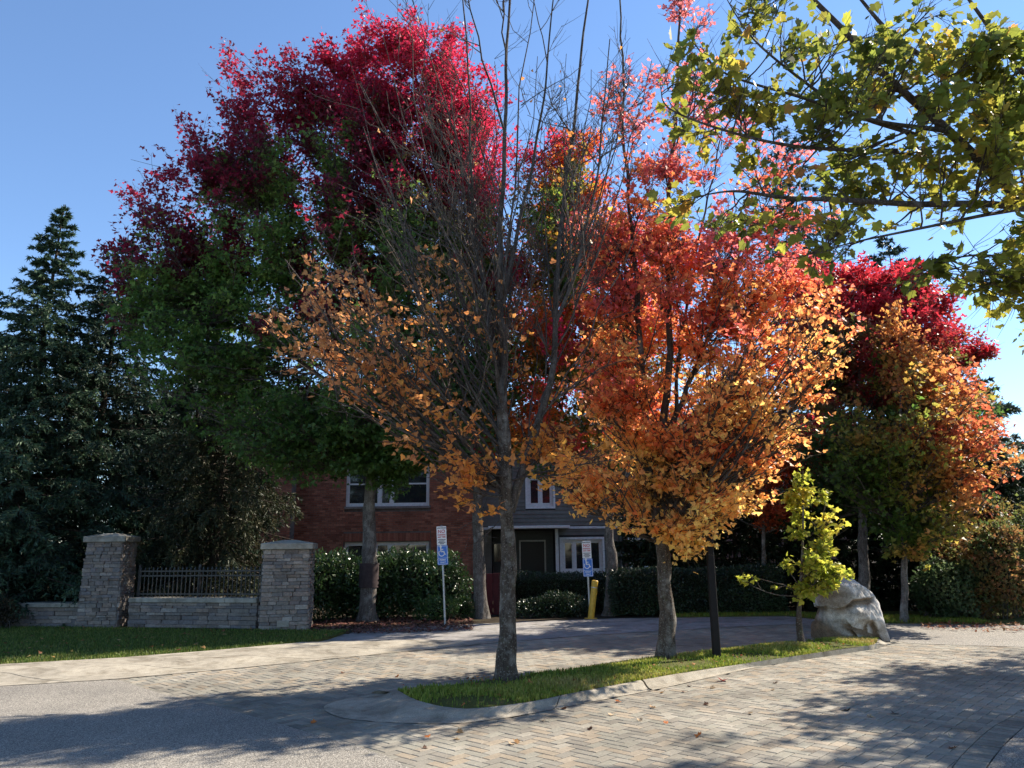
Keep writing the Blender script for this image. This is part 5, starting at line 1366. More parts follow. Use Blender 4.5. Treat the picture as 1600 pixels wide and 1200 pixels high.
# soldier courses over the lower window and under the upper sill: bricks on end, one by one
so = MB(); so.box(-0.033, 0.033, -0.03, 0.0, 0, 0.33)
sv = []
for k in range(5):
    mb = MB(); mb.bevbox(-0.033, 0.033, -0.030, 0.0, 0.0, 0.30, 0.004, bp[k] * 0.95); sv.append(mb.mesh('brick', M['brick']))
x = WL[0] - 0.01
while x < WL[1] + 0.02:
    link('brick', sv[int(rb.integers(0, 5))], hb, (x, -0.001, WL[3] + 0.03)); x += 0.076
sl = MB(); sl.bevbox(WU[0] - 0.04, WU[1] + 0.04, -0.06, 0.05, WU[2] - 0.10, WU[2] - 0.003, 0.01, lin('#8a8078')); sl.build('sill', M['stone'], hb)

def window(parent, x0, x1, z0, z1, y, mull=(), bar=None, fr=0.075, blind=None, name='window'):
    root = MB()
    b = 0.05
    for (a0, a1, c0, c1) in ((x0, x1, z1 - fr, z1), (x0, x1, z0, z0 + fr), (x0, x0 + fr, z0 + fr, z1 - fr), (x1 - fr, x1, z0 + fr, z1 - fr)):
        root.box(a0, a1, y - 0.04, y + 0.06, c0, c1)
    for m in mull: root.box(m - fr * 0.5, m + fr * 0.5, y - 0.032, y + 0.05, z0 + fr, z1 - fr)
    w = root.build(name, M['white'], parent)
    edges = [x0 + fr] + list(mull) + [x1 - fr]
    for i in range(len(edges) - 1):
        a, c = edges[i] + (fr * 0.5 if i else 0), edges[i + 1] - (fr * 0.5 if i < len(edges) - 2 else 0)
        g_ = MB(); g_.box(a, c, y + 0.01, y + 0.02, z0 + fr, z1 - fr); g_.build('pane', M['glass'], w)
        s_ = MB()
        for (a0, a1, c0, c1) in ((a + .003, c - .003, z1 - fr - 0.05, z1 - fr - .002), (a + .003, c - .003, z0 + fr + .002, z0 + fr + 0.05), (a + .003, a + 0.05, z0 + fr + 0.05, z1 - fr - 0.05), (c - 0.05, c - .003, z0 + fr + 0.05, z1 - fr - 0.05)):
            s_.box(a0, a1, y - 0.02, y + 0.008, c0, c1)
        if bar: s_.box(a + 0.05, c - 0.05, y - 0.015, y + 0.006, bar - 0.03, bar + 0.03)
        s_.build('sash', M['white'], w)
    return w
wux = [(-5.1, 29, 3.76)[0] + 5.3, (-4.64, 29, 3.75)[0] + 5.3]
window(hb, WU[0], WU[1], WU[2], WU[3], 0.10, [wux[0], wux[1]], (-4.94, 29, 4.1)[2])
window(hb, WL[0], WL[1], WL[2], WL[3], 0.10, [(-5.23, 29, 1.38)[0] + 5.3, (-4.68, 29, 1.37)[0] + 5.3])
inn = MB(); inn.box(X0 + 0.32, X1 - 0.32, 0.9, 0.95, 0.05, HT - 0.1); inn.build('interior', M['dark'], hb)
rf = MB(); rx0, rx1 = X0 - 0.4, X1 + 0.4
rf.faces([(rx0,-0.5,HT),(rx1,-0.5,HT),(rx1,4.6,HT+2.2),(rx0,4.6,HT+2.2),(rx1,9.6,HT),(rx0,9.6,HT),(rx0,-0.5,HT-0.15),(rx1,-0.5,HT-0.15),(rx1,9.6,HT-0.15),(rx0,9.6,HT-0.15)], [(0,1,2,3),(3,2,4,5),(6,7,1,0),(0,3,5,9,6),(1,7,8,4,2),(5,4,8,9),(6,9,8,7)])
rf_o = rf.build('roof', M['roof'], hb)
ch = MB(); cxp = (-8.9, 28.4, 6.55)[0] + 5.3
chz = (-8.92, 28.4, 6.92)[2]
ch.box(cxp - 0.62, cxp + 0.62, -0.55, -0.02, 0, chz - 0.6); ch.box(cxp - 0.48, cxp + 0.48, -0.5, -0.04, chz - 0.6 + .001, chz)
ch.build('chimney_core', M['mortar'], hb)
cb = MB(); z = 0.01; row = 0
while z < chz - 0.07:
    hw = 0.62 if z < chz - 0.66 else 0.48
    x = cxp - hw + (0 if row % 2 else -0.11)
    while x < cxp + hw:
        a, b = max(x, cxp - hw), min(x + 0.212, cxp + hw)
        if b - a > 0.03: 
            n0 = len(cb.V); add_brick(cb, a, b, z, z + 0.064, bp[rb.integers(0, 5)] * rb.uniform(0.8, 1.15)); cb.V[-1][:, 1] += (-0.5505 if hw > 0.5 else -0.5005)
        x += 0.222
    z += 0.074; row += 1
o = cb.build('chimney_bricks', M['brick'], hb); o['kind'] = 'stuff'

# the house with dark siding and a porch
hs = thing('siding_house', (3.0, 29.6, 0), 'dark grey clapboard house with a white trimmed porch behind the hedges', 'house')
SX0, SX1 = (-1.38, 29.6, 1.57)[0] - 3.0, (12.89, 29.6, 1.4)[0] - 3.0
DX0, DX1 = (-0.86, 29.6, 1.32)[0] - 3.0, (1.58, 29.6, 1.29)[0] - 3.0     # porch recess
VX0, VX1, VZ0, VZ1 = (1.83, 29.6, 1.53)[0] - 3.0, (3.38, 29.6, 1.51)[0] - 3.0, 0.72, (2.38, 29.6, 1.93)[2]
QX0, QX1, QZ0, QZ1 = (4.45, 29.6, 1.5)[0] - 3.0, (5.68, 29.6, 1.48)[0] - 3.0, 0.72, (4.84, 29.6, 1.9)[2]
UX0, UX1, UZ0, UZ1 = (0.55, 29.6, 3.73)[0] - 3.0, (1.54, 29.6, 3.72)[0] - 3.0, (1.18, 29.6, 3.21)[2], (1.21, 29.6, 4.35)[2]
PZ = (0.42, 29.6, 2.34)[2]
M['sheath'] = plain('sheathing', (0.05, 0.05, 0.052), 0.9, 0.1)
wl_ = MB(); D0 = 1.6
for (a, b, c, d) in ((SX0, DX0, 0, PZ), (DX1, VX0, 0, PZ), (VX1, QX0, 0, PZ), (QX1, SX1, 0, PZ), (VX0, VX1, 0, VZ0), (VX0, VX1, VZ1, PZ), (QX0, QX1, 0, QZ0), (QX0, QX1, QZ1, PZ), (SX0, UX0, PZ, 6.2), (UX1, SX1, PZ, 6.2), (UX0, UX1, PZ, UZ0), (UX0, UX1, UZ1, 6.2)):
    wl_.box(a, b, 0.0, 0.2, c, d)
wl_.box(SX0, SX0 + 0.2, 0.2, 9, 0, 6.2); wl_.box(SX1 - 0.2, SX1, 0.2, 9, 0, 6.2)
wl_.box(DX0 - 0.2, DX1 + 0.2, D0, D0 + 0.2, 0, PZ); wl_.box(DX0 - 0.2, DX0, 0.2, D0, 0, PZ); wl_.box(DX1, DX1 + 0.2, 0.2, D0, 0, PZ)
wl_.build('wall', M['sheath'], hs)
g1, g2 = lin('#76736b'), lin('#75584f')
def boards(x0, x1, z0, z1, col, holes=()):
    z = z0
    while z < z1 - 0.02:
        h = min(0.15, z1 - z)
        segs = [(x0, x1)]
        for (a, b, c, d) in holes:
            if z + h > c + .01 and z < d - .01:
                segs = [s for (p, q) in segs for s in ([(p, q)] if q <= a or p >= b else [t for t in ((p, a), (b, q)) if t[1] - t[0] > 0.02])]
        for (p, q) in segs:
            mb = MB()
            mb.faces([(p, -0.004, z + h), (q, -0.004, z + h), (q, -0.028, z + 0.002), (p, -0.028, z + 0.002), (p, -0.0005, z + 0.002), (q, -0.0005, z + 0.002)], [(0, 3, 2, 1), (3, 4, 5, 2)], col * rb.uniform(0.9, 1.1))
            mb.build('board', M['siding'], hs)
        z += h
XM = (4.13, 29.6, 1.5)[0] - 3.0
boards(SX0, DX0, 0.3, PZ, g1)
boards(DX1, XM, 0.3, PZ, g1, [(VX0 - .08, VX1 + .08, VZ0 - .08, VZ1 + .08)])
boards(XM + 0.08, SX1, 0.3, PZ + .0, g2, [(QX0 - .08, QX1 + .08, QZ0 - .08, QZ1 + .08)])
boards(SX0, SX1, PZ + 0.12, 6.1, g1, [(UX0 - .08, UX1 + .08, UZ0 - .08, UZ1 + .08)])
tr_ = MB()
tr_.box(SX0, SX1, -0.05, -0.0005, PZ, PZ + 0.09); tr_.build('trim', M['white'], hs)
for (x0, x1, z0, z1) in ((VX0, VX1, VZ0, VZ1), (QX0, QX1, QZ0, QZ1), (UX0, UX1, UZ0, UZ1)):
    cs = MB()
    cs.box(x0 - .08, x1 + .08, -0.045, -0.0003, z1 + .001, z1 + .09); cs.box(x0 - .08, x1 + .08, -0.05, -0.0003, z0 - .09, z0 - .001); cs.box(x0 - .08, x0 - .001, -0.04, -0.0003, z0, z1); cs.box(x1 + .001, x1 + .08, -0.04, -0.0003, z0, z1)
    cs.build('window_casing', M['white'], hs)
window(hs, VX0, VX1, VZ0, VZ1, 0.08, [(2.3, 29.6, 1.52)[0] - 3.0]); window(hs, QX0, QX1, QZ0, QZ1, 0.08, [(QX0 + QX1) / 2]); window(hs, UX0, UX1, UZ0, UZ1, 0.08, [(UX0 + UX1) / 2])
bl = MB(); bl.box((2.37, 29.6, 1.52)[0] - 3.0, VX1 - 0.08, 0.115, 0.12, VZ0 + .08, VZ1 - 0.08); bl.build('blind', M['curtain'], hs)
it = MB(); it.box(SX0 + 0.2, SX1 - 0.2, 2.2, 2.25, 0.1, 6.1); it.build('interior', M['dark'], hs)
pc = MB(); pcx = (1.64, 29.6, 1.53)[0] - 3.0; pc.bevbox(pcx - 0.06, pcx + 0.06, -0.12, -0.006, 0, PZ - 0.002, 0.008); pc.build('corner_post', M['white'], hs)
pb = MB(); pb.bevbox((-0.95, 28.6, 2.36)[0] - 3.0, (2.08, 28.6, 2.32)[0] - 3.0, -1.1, -0.06, PZ + 0.002, PZ + 0.10, 0.01); pb.build('porch_roof', M['white'], hs)
# entry: dark open doorway, pale jambs, side panel
ex0, ex1 = (0.27, 31, 1.3)[0] - 3.0, (1.22, 31, 1.28)[0] - 3.0
ez = (0.69, 31, 1.89)[2]
M['entry_grey'] = plain('grey entry panel', (0.16, 0.17, 0.17), 0.7, 0.2)
en = MB(); en.box(DX0 + .001, ex0 - .06, D0 - 0.05, D0 - 0.001, 0.02, PZ - .01); en.box(ex1 + 0.07, DX1 - .001, D0 - 0.05, D0 - 0.001, 0.02, PZ - .01); en.box(ex0 - .06, ex1 + .07, D0 - 0.05, D0 - 0.001, ez + .06, PZ - .01); en.build('entry_panel', M['entry_grey'], hs)
dj = MB(); dj.box(ex0 - .06, ex0, D0 - 0.08, D0 - .002, 0.02, ez); dj.box(ex1, ex1 + .06, D0 - 0.08, D0 - .002, 0.02, ez); dj.box(ex0 - .06, ex1 + .06, D0 - 0.08, D0 - .002, ez + .001, ez + .06); dj.build('door_frame', M['white'], hs)
dd_ = MB(); dd_.bevbox(ex0 + .005, ex1 - .005, D0 - 0.045, D0 - .004, 0.03, ez - .005, 0.006); dd_.build('door', M['black'], hs)
sp_ = MB(); q0, q1 = (-0.8, 31, 1.31)[0] - 3.0, (-0.34, 31, 1.3)[0] - 3.0
sp_.bevbox(max(q0, DX0 + .02), q1, D0 - 0.07, D0 - .052, (-0.6, 31, 1.11)[2], (-0.59, 31, 1.81)[2], 0.005); sp_.build('side_window', M['glass'], hs)
dp = MB(); dpx = (4.04, 29.6, 1.5)[0] - 3.0; tubes(dp, np.array([[(dpx, -0.10, 0.0), (dpx, -0.10, 2), (dpx, -0.10, 5.9)]]), np.full((1, 3), 0.05), 8); dp.build('downpipe', M['black'], hs)
r2 = MB(); a, b = SX0 - 0.3, SX1 + 0.4
r2.faces([(a,-0.6,6.2),(b,-0.6,6.2),(b,4.6,7.6),(a,4.6,7.6),(b,9.5,6.2),(a,9.5,6.2),(a,-0.6,6.05),(b,-0.6,6.05),(b,9.5,6.05),(a,9.5,6.05)], [(0,1,2,3),(3,2,4,5),(6,7,1,0),(0,3,5,9,6),(1,7,8,4,2),(5,4,8,9),(6,9,8,7)])
r2.build('roof', M['roof'], hs)
# pale neighbour behind the spruces
nb = thing('pale_house', (-12.6, 34.0, 0), 'pale house behind the spruces, glimpsed between their boughs', 'house')
w_ = MB(); w_.box(-5, 4.2, 0, 8, 0, 7.2); w_.build('wall', M['beige'], nb)
gb = MB(); gb.faces([(-5,0,7.201),(4.2,0,7.201),(-0.4,0,10.2),(-5,0.3,7.201),(4.2,0.3,7.201),(-0.4,0.3,10.2)], [(0,1,2),(3,5,4),(0,3,4,1),(1,4,5,2),(2,5,3,0)]); gb.build('gable', M['beige'], nb)
r3 = MB(); r3.faces([(-5.6,-0.5,6.95),(-0.4,-0.5,10.42),(-0.4,8.5,10.42),(-5.6,8.5,6.95),(4.8,-0.5,6.95),(4.8,8.5,6.95),(-5.6,-0.5,6.8),(-0.4,-0.5,10.26),(4.8,-0.5,6.8),(-0.4,8.5,10.26),(-5.6,8.5,6.8),(4.8,8.5,6.8)], [(0,1,2,3),(1,4,5,2),(6,7,1,0),(7,8,4,1),(6,10,9,7),(7,9,11,8)]); r3.build('roof', M['roof'], nb)
window(nb, 0.6, 2.2, 5.2, 6.8, -0.07, [1.4]); window(nb, -2.4, -0.8, 5.2, 6.8, -0.07, [-1.6]); window(nb, 0.8, 2.4, 1.2, 2.6, -0.07, [1.6])
# maroon gate between the pale trunk and the bare maple
gt = thing('garden_gate', ((-0.53, 18.9, 0.07)[0], 19.1, 0), 'dark maroon board gate behind the bare maple trunk', 'gate')
mar = lin('#4a1c24')
for i in range(6):
    mb = MB(); x = -0.46 + i * 0.155; mb.bevbox(x, x + 0.148, -0.015, 0.015, 0.05, 1.02 + 0.01 * (i % 2), 0.004, mar * rb.uniform(0.85, 1.15)); mb.build('board', M['wood'], gt)
for z_ in (0.25, 0.85):
    mb = MB(); mb.box(-0.46, 0.465, 0.016, 0.05, z_ - 0.05, z_ + 0.05, mar * 0.9); mb.build('rail', M['wood'], gt)

# ------------------------------------------------------------------ signs, bollard, post, boulder
def text_mesh(s, size, mat, bold=0.0):
    cu = bpy.data.curves.new('lettering', 'FONT'); cu.body = s; cu.size = size; cu.align_x = 'CENTER'; cu.align_y = 'CENTER'; cu.extrude = 0.0008; cu.offset = bold
    o = bpy.data.objects.new('tmp', cu); COL.objects.link(o)
    dg = bpy.context.evaluated_depsgraph_get()
    me = bpy.data.meshes.new_from_object(o.evaluated_get(dg)); bpy.data.objects.remove(o); me.materials.clear(); me.materials.append(mat); me.name = 'lettering'
    return me
TX = [('TOW AWAY', 0.034, 'ink_black', 0.165), ('NO', 0.100, 'ink_red', 0.090), ('PARKING', 0.042, 'ink_red', 0.018), ('ANY TIME', 0.039, 'ink_red', -0.030)]
lmesh = [text_mesh(s, z, M[m], 0.0015) for s, z, m, _ in TX]
pm = [text_mesh('PERMIT', 0.044, M['sign_white'], 0.001), text_mesh('ONLY', 0.044, M['sign_white'], 0.001)]
def plate(w, h, r, t=0.004):
    mb = MB(); n = 6; pts = []
    for (sx, sz, a0) in ((1, 1, 0), (-1, 1, 90), (-1, -1, 180), (1, -1, 270)):
        for k in range(n):
            a = rad(a0 + 90 * k / (n - 1)); pts.append((sx * (w / 2 - r) + r * math.cos(a), sz * (h / 2 - r) + r * math.sin(a)))
    N = len(pts)
    V = [(x, -t, z) for x, z in pts] + [(x, 0, z) for x, z in pts]
    F = [list(range(N))[::1], list(range(2 * N - 1, N - 1, -1))] + [(i, N + i, N + (i + 1) % N, (i + 1) % N) for i in range(N)]
    mb.faces(V, F); return mb
def wheelchair():
    """access emblem: head, back, seat, leg and the wheel arc"""
    mb = MB(); y0, y1 = -0.0022, 0.0
    def arc(cx, cz, r, a0, a1, th, n=18):
        V = []; 
        for k in range(n + 1):
            a = rad(a0 + (a1 - a0) * k / n)
            for rr in (r - th / 2, r + th / 2):
                for y in (y0, y1): V.append((cx + rr * math.cos(a), y, cz + rr * math.sin(a)))
        F = []
        for k in range(n):
            b = 4 * k
            F += [(b, b + 2, b + 6, b + 4), (b + 1, b + 5, b + 7, b + 3), (b, b + 4, b + 5, b + 1), (b + 2, b + 3, b + 7, b + 6)]
        mb.faces(V, F)
    def bar(xa, za, xb, zb, th):
        d = np.array([xb - xa, zb - za]); d = d / np.linalg.norm(d); nn = np.array([-d[1], d[0]]) * th / 2
        c = [(xa + nn[0], za + nn[1]), (xa - nn[0], za - nn[1]), (xb - nn[0], zb - nn[1]), (xb + nn[0], zb + nn[1])]
        V = [(x, y0 - 0.0004, z) for x, z in c] + [(x, y1, z) for x, z in c]
        mb.faces(V, [(0, 1, 2, 3), (7, 6, 5, 4), (0, 4, 5, 1), (1, 5, 6, 2), (2, 6, 7, 3), (3, 7, 4, 0)])
    arc(-0.03, 0.105, 0.013, 0, 360, 0.026)
    bar(-0.03, 0.085, -0.022, -0.005, 0.024); bar(-0.022, 0.0, 0.035, 0.0, 0.022); bar(0.035, 0.008, 0.058, -0.062, 0.022); bar(0.05, -0.060, 0.080, -0.052, 0.018); bar(-0.027, 0.045, 0.025, 0.045, 0.018)
    arc(-0.012, -0.030, 0.062, 140, 340, 0.016)
    return mb
wm = wheelchair().mesh('access_symbol', M['sign_white'])
def sign(base, top, lean, label, yaw=0.0, hw=2.0):
    root = thing('parking_sign', base, label, 'sign', 'accessible parking signs')
    root.rotation_euler = (0, lean, yaw)
    mb = MB(); tubes(mb, np.array([[(0, 0.03, -0.05), (0, 0.03, top * 0.5), (0, 0.03, top)]]), np.full((1, 3), 0.024), 10, cap=True); mb.build('pole', M['galv'], root, smooth=True)
    zt = top - 0.02 - 0.21
    p1 = plate(0.215, 0.41, 0.012).build('white_panel', M['sign_white'], root, (0.0, -0.003, zt))
    for (me_, (_, _, _, dz)) in zip(lmesh, TX):
        o = link('lettering', me_, p1, (0, -0.0052, dz)); o.rotation_euler = (rad(90), 0, 0)
    for k, (w_, z_) in enumerate(((0.17, -0.085), (0.12, -0.115), (0.16, -0.145), (0.10, -0.172))):   # the lines of small print
        b_ = MB(); b_.box(-w_ / 2, w_ / 2, -0.0062, -0.0042, z_ - 0.007, z_ + 0.007); b_.build('small_print', M['ink_black'], p1)
    bo = plate(0.235, 0.42, 0.024); p2 = bo.build('blue_panel', M['sign_blue'], root, (0.008, -0.008, zt - 0.418))
    o = link('access_symbol', wm, p2, (-0.008, -0.0042, 0.075)); o.scale = (1.0, 1, 1.05)
    for me_, dz in zip(pm, (-0.105, -0.158)):
        o = link('lettering', me_, p2, (0, -0.0052, dz)); o.rotation_euler = (rad(90), 0, 0)
    bd = MB(); w_, h_ = 0.108, 0.198
    for (a0, a1, c0, c1) in ((-w_, w_, h_ - 0.008, h_), (-w_, w_, -h_, -h_ + 0.008), (-w_, -w_ + 0.008, -h_ + .008, h_ - .008), (w_ - 0.008, w_, -h_ + .008, h_ - .008), (-w_ + .008, w_ - .008, -0.068, -0.062)):
        bd.box(a0, a1, -0.0062, -0.0042, c0, c1)
    bd.build('border', M['sign_white'], p2)
    for z_ in (zt + 0.2, zt - 0.2, zt - 0.58):
        b_ = MB(); tubes(b_, np.array([[(0, -0.016, z_), (0, -0.006, z_)]]), np.full((1, 2), 0.010), 8, cap=True); b_.build('bolt', M['galv'], root)
    return root
s1 = z3((-1.51, 17.02))
sign(s1, 2.14, rad(-2.6), 'white and blue parking sign on a leaning pole in front of the laurel hedge', rad(-3))
sign(((1.77, 18.4, -0.03)[0], 18.5, 0), 1.80, rad(-1.2), 'white and blue parking sign behind the yellow bollard', rad(-4))
bo_ = thing('bollard', z3((1.76, 18.26)), 'leaning yellow steel bollard at the edge of the driveway', 'bollard')
mb = MB(); tubes(mb, np.array([[(0, 0, 0.0), (0, 0, 0.45), (0, 0, 0.86), (0, 0, 0.875)]]), np.array([[0.075, 0.075, 0.075, 0.055]]), 18, cap=True)
pst = mb.build('post', M['yellow'], bo_, smooth=False); pst.rotation_euler = (0, rad(8.5), 0)
mb = MB(); tubes(mb, np.array([[(0, 0, 0.001), (0, 0, 0.02)]]), np.array([[0.15, 0.15]]), 20, cap=True); mb.build('base_plate', M['yellow'], bo_)
mb = MB(); tubes(mb, np.array([[(0, 0, 0.70), (0, 0, 0.72)]]), np.array([[0.0775, 0.0775]]), 18); pp = mb.build('band', M['galv'], bo_); pp.rotation_euler = (0, rad(8.5), 0)

lp_ = thing('metal_post', (2.8, 11.07) + (0.08,), 'slim dark square post on the grass island, its top lost in the orange leaves', 'post')
mb = MB(); hw = 0.062
V = []
for z_, w_ in ((0, 0.052), (1.6, 0.046), (3.3, 0.042)):
    c = 0.009
    V += [(-w_, -w_ + c, z_), (-w_ + c, -w_, z_), (w_ - c, -w_, z_), (w_, -w_ + c, z_), (w_, w_ - c, z_), (w_ - c, w_, z_), (-w_ + c, w_, z_), (-w_, w_ - c, z_)]
F = [(r * 8 + i, r * 8 + (i + 1) % 8, (r + 1) * 8 + (i + 1) % 8, (r + 1) * 8 + i) for r in range(2) for i in range(8)] + [tuple(range(16, 24))]
mb.faces(V, F); mb.build('shaft', M['post'], lp_)
mb = MB(); mb.bevbox(-0.075, 0.075, -0.075, 0.075, -0.005, 0.02, 0.005); mb.build('base_plate', M['post'], lp_)
mb = MB(); mb.bevbox(-0.056, 0.056, -0.056, 0.056, 3.302, 3.36, 0.012); mb.build('post_cap', M['post'], lp_)

def boulder(base):
    bm = bmesh.new(); bmesh.ops.create_icosphere(bm, subdivisions=7, radius=1.0)
    D = np.array([v.co[:] for v in bm.verts]); bm.faces.ensure_lookup_table()
    F = [[v.index for v in f.verts] for f in bm.faces]; bm.free()
    # worn cutting planes: (outward normal, distance from the middle of the stone)
    planes = [((-0.97,-0.10,-0.05),0.60),((-0.80,-0.45,-0.42),0.58),((-0.72,-0.55,0.40),0.66),((-0.62,-0.10,0.78),0.55),
              ((-0.30,-0.93,0.20),0.46),((0.38,-0.86,0.34),0.42),((0.22,-0.95,-0.20),0.47),((-0.55,-0.82,-0.10),0.52),
              ((0.10,-0.42,0.90),0.50),((0.48,-0.25,0.84),0.49),((0.74,-0.12,0.67),0.50),((0.97,-0.20,0.10),0.57),((0.80,-0.55,0.22),0.56),
              ((0.0,1.0,0.1),0.5),((0.6,0.75,0.3),0.52),((-0.6,0.78,0.2),0.52),((0.0,0.5,0.86),0.52),((0,0,-1),0.56)]
    inv = np.zeros(len(D))
    for nrm_, d in planes:
        nv = np.array(nrm_) / np.linalg.norm(nrm_)
        inv += (np.maximum(D @ nv, 1e-3) / d) ** 46
    P_ = D * (inv ** (-1 / 46))[:, None]
    # the foot spreads out on the right
    low = np.clip((-0.28 - P_[:, 2]) / 0.28, 0, 1)
    P_[:, 0] += np.where(P_[:, 0] > 0.1, low * 0.04, 0)
    r = np.random.default_rng(77)
    n1, n2, n3, n0 = Noise3(r, 0.40), Noise3(r, 0.13), Noise3(r, 0.045), Noise3(r, 0.8)
    disp = 0.010 * n1(P_) + 0.006 * n2(P_) + 0.004 * n3(P_)
    dirt = np.zeros(len(D))
    # fracture planes: the rock below each one has broken back a little, leaving a ledge and a dark crack
    for nv, off, back, crack in (((0.66,0.15,0.74), -0.06, 0.085, 0.045), ((0.80,0.1,0.58), -0.28, 0.07, 0.04), ((-0.25,0.1,0.96), 0.14, 0.065, 0.04), ((0.30,0.2,0.93), -0.33, -0.06, 0.04), ((-0.45,0.1,0.89), 0.33, 0.05, 0.03), ((0.93,0.2,0.25), -0.02, 0.05, 0.03)):
        nv = np.array(nv) / np.linalg.norm(nv)
        s_ = P_ @ nv - off + 0.035 * n1(P_ * 1.2 + off) + 0.010 * n2(P_)
        reach = np.clip(1.6 * n0(P_ * 1.6 + 5 * off) + 0.75, 0, 1)
        disp -= back * reach * (1 / (1 + np.exp(np.clip(s_ / 0.005, -30, 30)))) * np.exp(-np.clip(-s_, 0, 9) / 0.30)
        disp -= crack * reach * np.exp(-(s_ / 0.010) ** 2)
        dirt = np.maximum(dirt, reach * np.exp(-(np.minimum(s_, 0.0) / 0.09) ** 2) * (s_ < 0.012))
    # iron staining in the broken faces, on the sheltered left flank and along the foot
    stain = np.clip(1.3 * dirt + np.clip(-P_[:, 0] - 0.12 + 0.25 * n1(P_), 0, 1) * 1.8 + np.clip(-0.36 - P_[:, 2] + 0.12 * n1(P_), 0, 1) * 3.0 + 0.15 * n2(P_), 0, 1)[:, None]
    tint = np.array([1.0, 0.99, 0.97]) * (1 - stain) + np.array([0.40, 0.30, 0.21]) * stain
    P_ = P_ + D * disp[:, None]
    P_[:, 0] *= 0.93
    P_[:, 2] = P_[:, 2] * 1.03 + 0.48
    root = thing('boulder', base, 'big pale granite boulder with brown fractures at the far end of the grass island', 'boulder')
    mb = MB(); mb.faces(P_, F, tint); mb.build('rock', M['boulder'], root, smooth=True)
    return root
boulder((5.70, 13.50, 0.03))

# ------------------------------------------------------------------ fallen leaves
rl = np.random.default_rng(99)
lcols = {'red': lin('#a83a34'), 'tan': lin('#a8835a'), 'brown': lin('#5a3a28'), 'orange': lin('#c07038'), 'dark': lin('#2a1a14'), 'pale': lin('#c0a888')}
def curled(col, k):
    V, F = LEAF_HI; V = V.copy(); V[:, 1] -= 0.45
    V[:, 2] += 0.35 * V[:, 1] ** 2 + (0.9 + 0.2 * k) * V[:, 0] ** 2 + 0.06 * V[:, 0] * V[:, 1]
    V[:, 2] -= V[:, 2].min()
    mb = MB(); mb.faces(V, F, col); return mb.mesh('fallen_leaf', M['litter'])
lm = {k: [curled(c, q) for q in range(2)] for k, c in lcols.items()}
def fallen(x, y, z, kind, s, label, group):
    o = link('fallen_leaf', lm[kind][int(rl.integers(0, 2))], None, (x, y, z)); o.scale = (s, s, s); o.rotation_euler = (rl.normal() * 0.25, rl.normal() * 0.25, rl.uniform(0, 6.28))
    tag(o, label, 'leaf', group); return o
GR = 'fallen leaves on the paved road'
fallen(*(2.53, 9.77), 0.006, 'red', 0.14, 'bright red fallen leaf on the pavers just below the island kerb', GR)
fallen(*(1.56, 7.0), 0.006, 'orange', 0.085, 'single upright orange-tan fallen leaf on the pavers in the sunlit foreground', GR)
fallen(*(-0.01, 8.84), 0.06, 'orange', 0.12, 'pale orange fallen leaf lying on the island kerb', GR)
fallen(*(3.26, 7.98), 0.006, 'dark', 0.085, 'dark curled fallen leaf in the shade at lower right, the left one of a pair', GR)
fallen(*(3.65, 7.81), 0.006, 'dark', 0.08, 'dark curled fallen leaf in the shade at lower right, the right one of a pair', GR)
for (x, y) in [(-0.04, 6.82), (-0.0, 6.88), (-0.52, 7.01), (-0.76, 6.73), (-0.5, 7.27), (-0.77, 7.12), (1.09, 8.56), (0.48, 8.23), (1.65, 9.03), (1.89, 9.06), (2.04, 9.41), (2.28, 9.27), (1.96, 8.34), (1.4, 8.24), (2.28, 7.89), (3.1, 9.55), (2.91, 9.11), (3.67, 6.89), (3.49, 6.52), (3.37, 7.68), (1.17, 7.64), (0.66, 7.33), (0.26, 7.69), (0.93, 7.9), (1.4, 7.55), (-1.93, 7.73), (-2.38, 12.05), (-2.32, 10.72), (-1.54, 10.35)]:
    kd = ['tan', 'pale', 'brown', 'orange'][int(rl.integers(0, 4))]
    wh = 'left of the island tip' if x < -1.2 else ('close to the bottom edge' if y < 7.3 else ('in front of the bare maple' if x < 1.6 else 'on the road right of the kerb'))
    fallen(x, y, 0.006, kd, rl.uniform(0.045, 0.075), 'small dry %s fallen leaf on the pavers, %s' % (kd, wh), GR)
def litter(name, pos, size, cols, z=0.01):
    n = len(pos)
    p = np.c_[pos, np.full(n, z) + rl.uniform(0, 0.02, n)] if pos.shape[1] == 2 else pos
    tip = np.c_[rl.normal(size=(n, 2)), rl.normal(size=n) * 0.25]; nr = np.c_[rl.normal(size=(n, 2)) * 0.35, np.ones(n)]
    V, L, T, C = leaf_arrays(LEAF_LOW, p, tip, nr, size * rl.uniform(0.6, 1.2, n), pick_col(cols, rl.uniform(0, 1, n), rl))
    o = link(name, make_mesh(name, V, L, T, M['litter'], C)); o['kind'] = 'stuff'
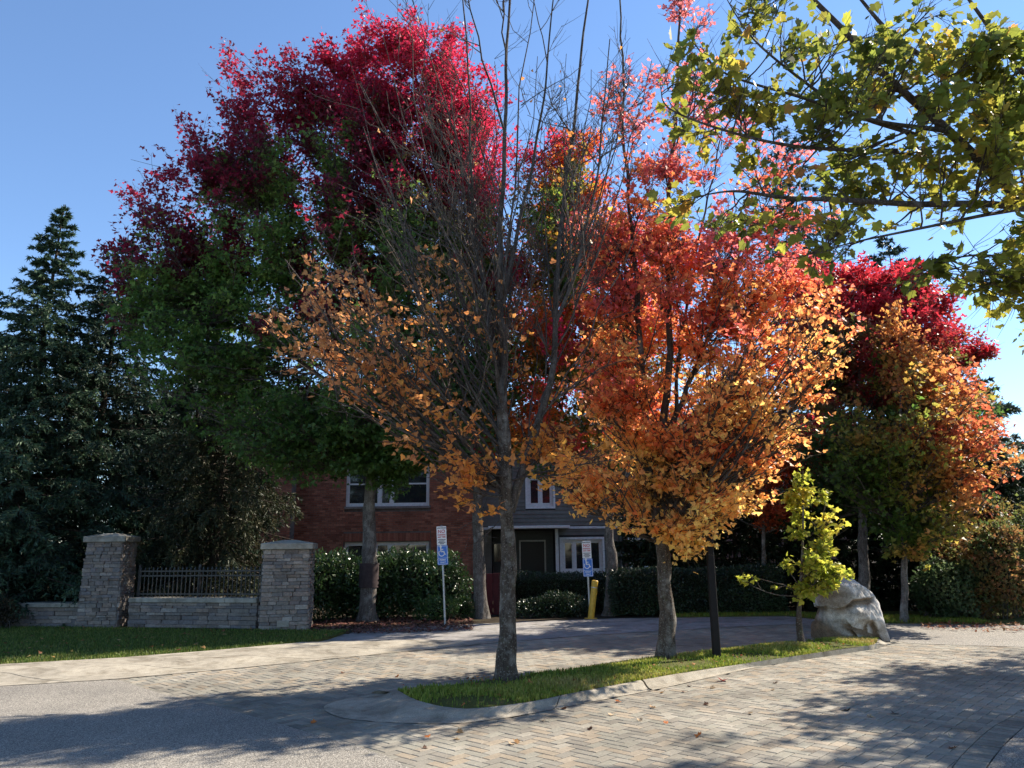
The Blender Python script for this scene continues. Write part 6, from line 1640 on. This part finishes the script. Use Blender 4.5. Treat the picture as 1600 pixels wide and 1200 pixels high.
q = rand_in([(-4.35, 16.43), (-3.32, 15.47), (-2.08, 15.57), (-0.84, 16.02), (-1.0, 18.46), (-2.54, 19.01), (-3.81, 19.18), (-4.69, 17.7)], 2600, rl)
litter('leaf_litter', q, 0.09, palette(['#5a3a34', '#74504a', '#8a6a54', '#4a3028', '#90605a']), 0.02)
q = rand_in([p for p in LAWN if p[0] > -13], 130, rl); litter('lawn_leaves', np.c_[q, np.full(len(q), 0.11)], 0.08, palette(['#8a6a44', '#a07a50', '#6a3a2c', '#b09a60']))
q = np.vstack([rand_in(poly_isl, 150, rl), rl.normal(size=(60, 2)) * 0.35 + np.array([-0.1, 9.45]), rl.normal(size=(70, 2)) * 0.4 + np.array([2.1, 11.1])]); q = q[inpoly(q, poly_isl)]; litter('island_leaves', np.c_[q, np.full(len(q), 0.105)], 0.06, palette(['#a07a50', '#8a5a3a', '#c08a50', '#b0603a']))
q = rand_in([(-1.7,8.6),(-1.2,9.1),(0.4,10.4),(3,12.2),(2.4,11.1),(0.4,9.0),(-0.7,8.5)], 10, rl)
q = rand_in([(7.72, 15.03), (9.19, 14.31), (10.2, 15.84), (8.41, 16.33)], 260, rl); litter('verge_leaves', np.c_[q, np.full(len(q), 0.04)], 0.08, palette(['#8a5a3a', '#7a4030', '#a07a50']))
# dark bed of soil along walls and hedges
sheet('planting_bed', [(-13.0,17.15),(-9.6,16.85),(-8.4,16.5),(-5.3,15.85),(-4.3,15.75),(-3.35,15.8),(-3.0,16.75),(-1.4,17.15),(0.2,17.75),(2.3,18.3),(6.3,18.3),(6.6,24),(-13,24)], 0.012, M['soil'])

# far background beyond the road on the right: pale trees
for i, (x, y, h, r, lab) in enumerate([(32, 50, 8.0, 4.5, 'distant pale green tree at the far right edge beyond the road')]):
    leafy('distant_tree', (x, y, 0), [((0, 0, h * 0.6), (r, r, h * 0.42)), ((r * .5, 0, h * .5), (r * .7, r * .7, h * .3))], 7000, 0.4, lab, 'tree', 120 + i, palette(['#5a6a58', '#748068', '#8a8a6a']), 'leaf', LEAF_LOW, stems=14, inner=0)
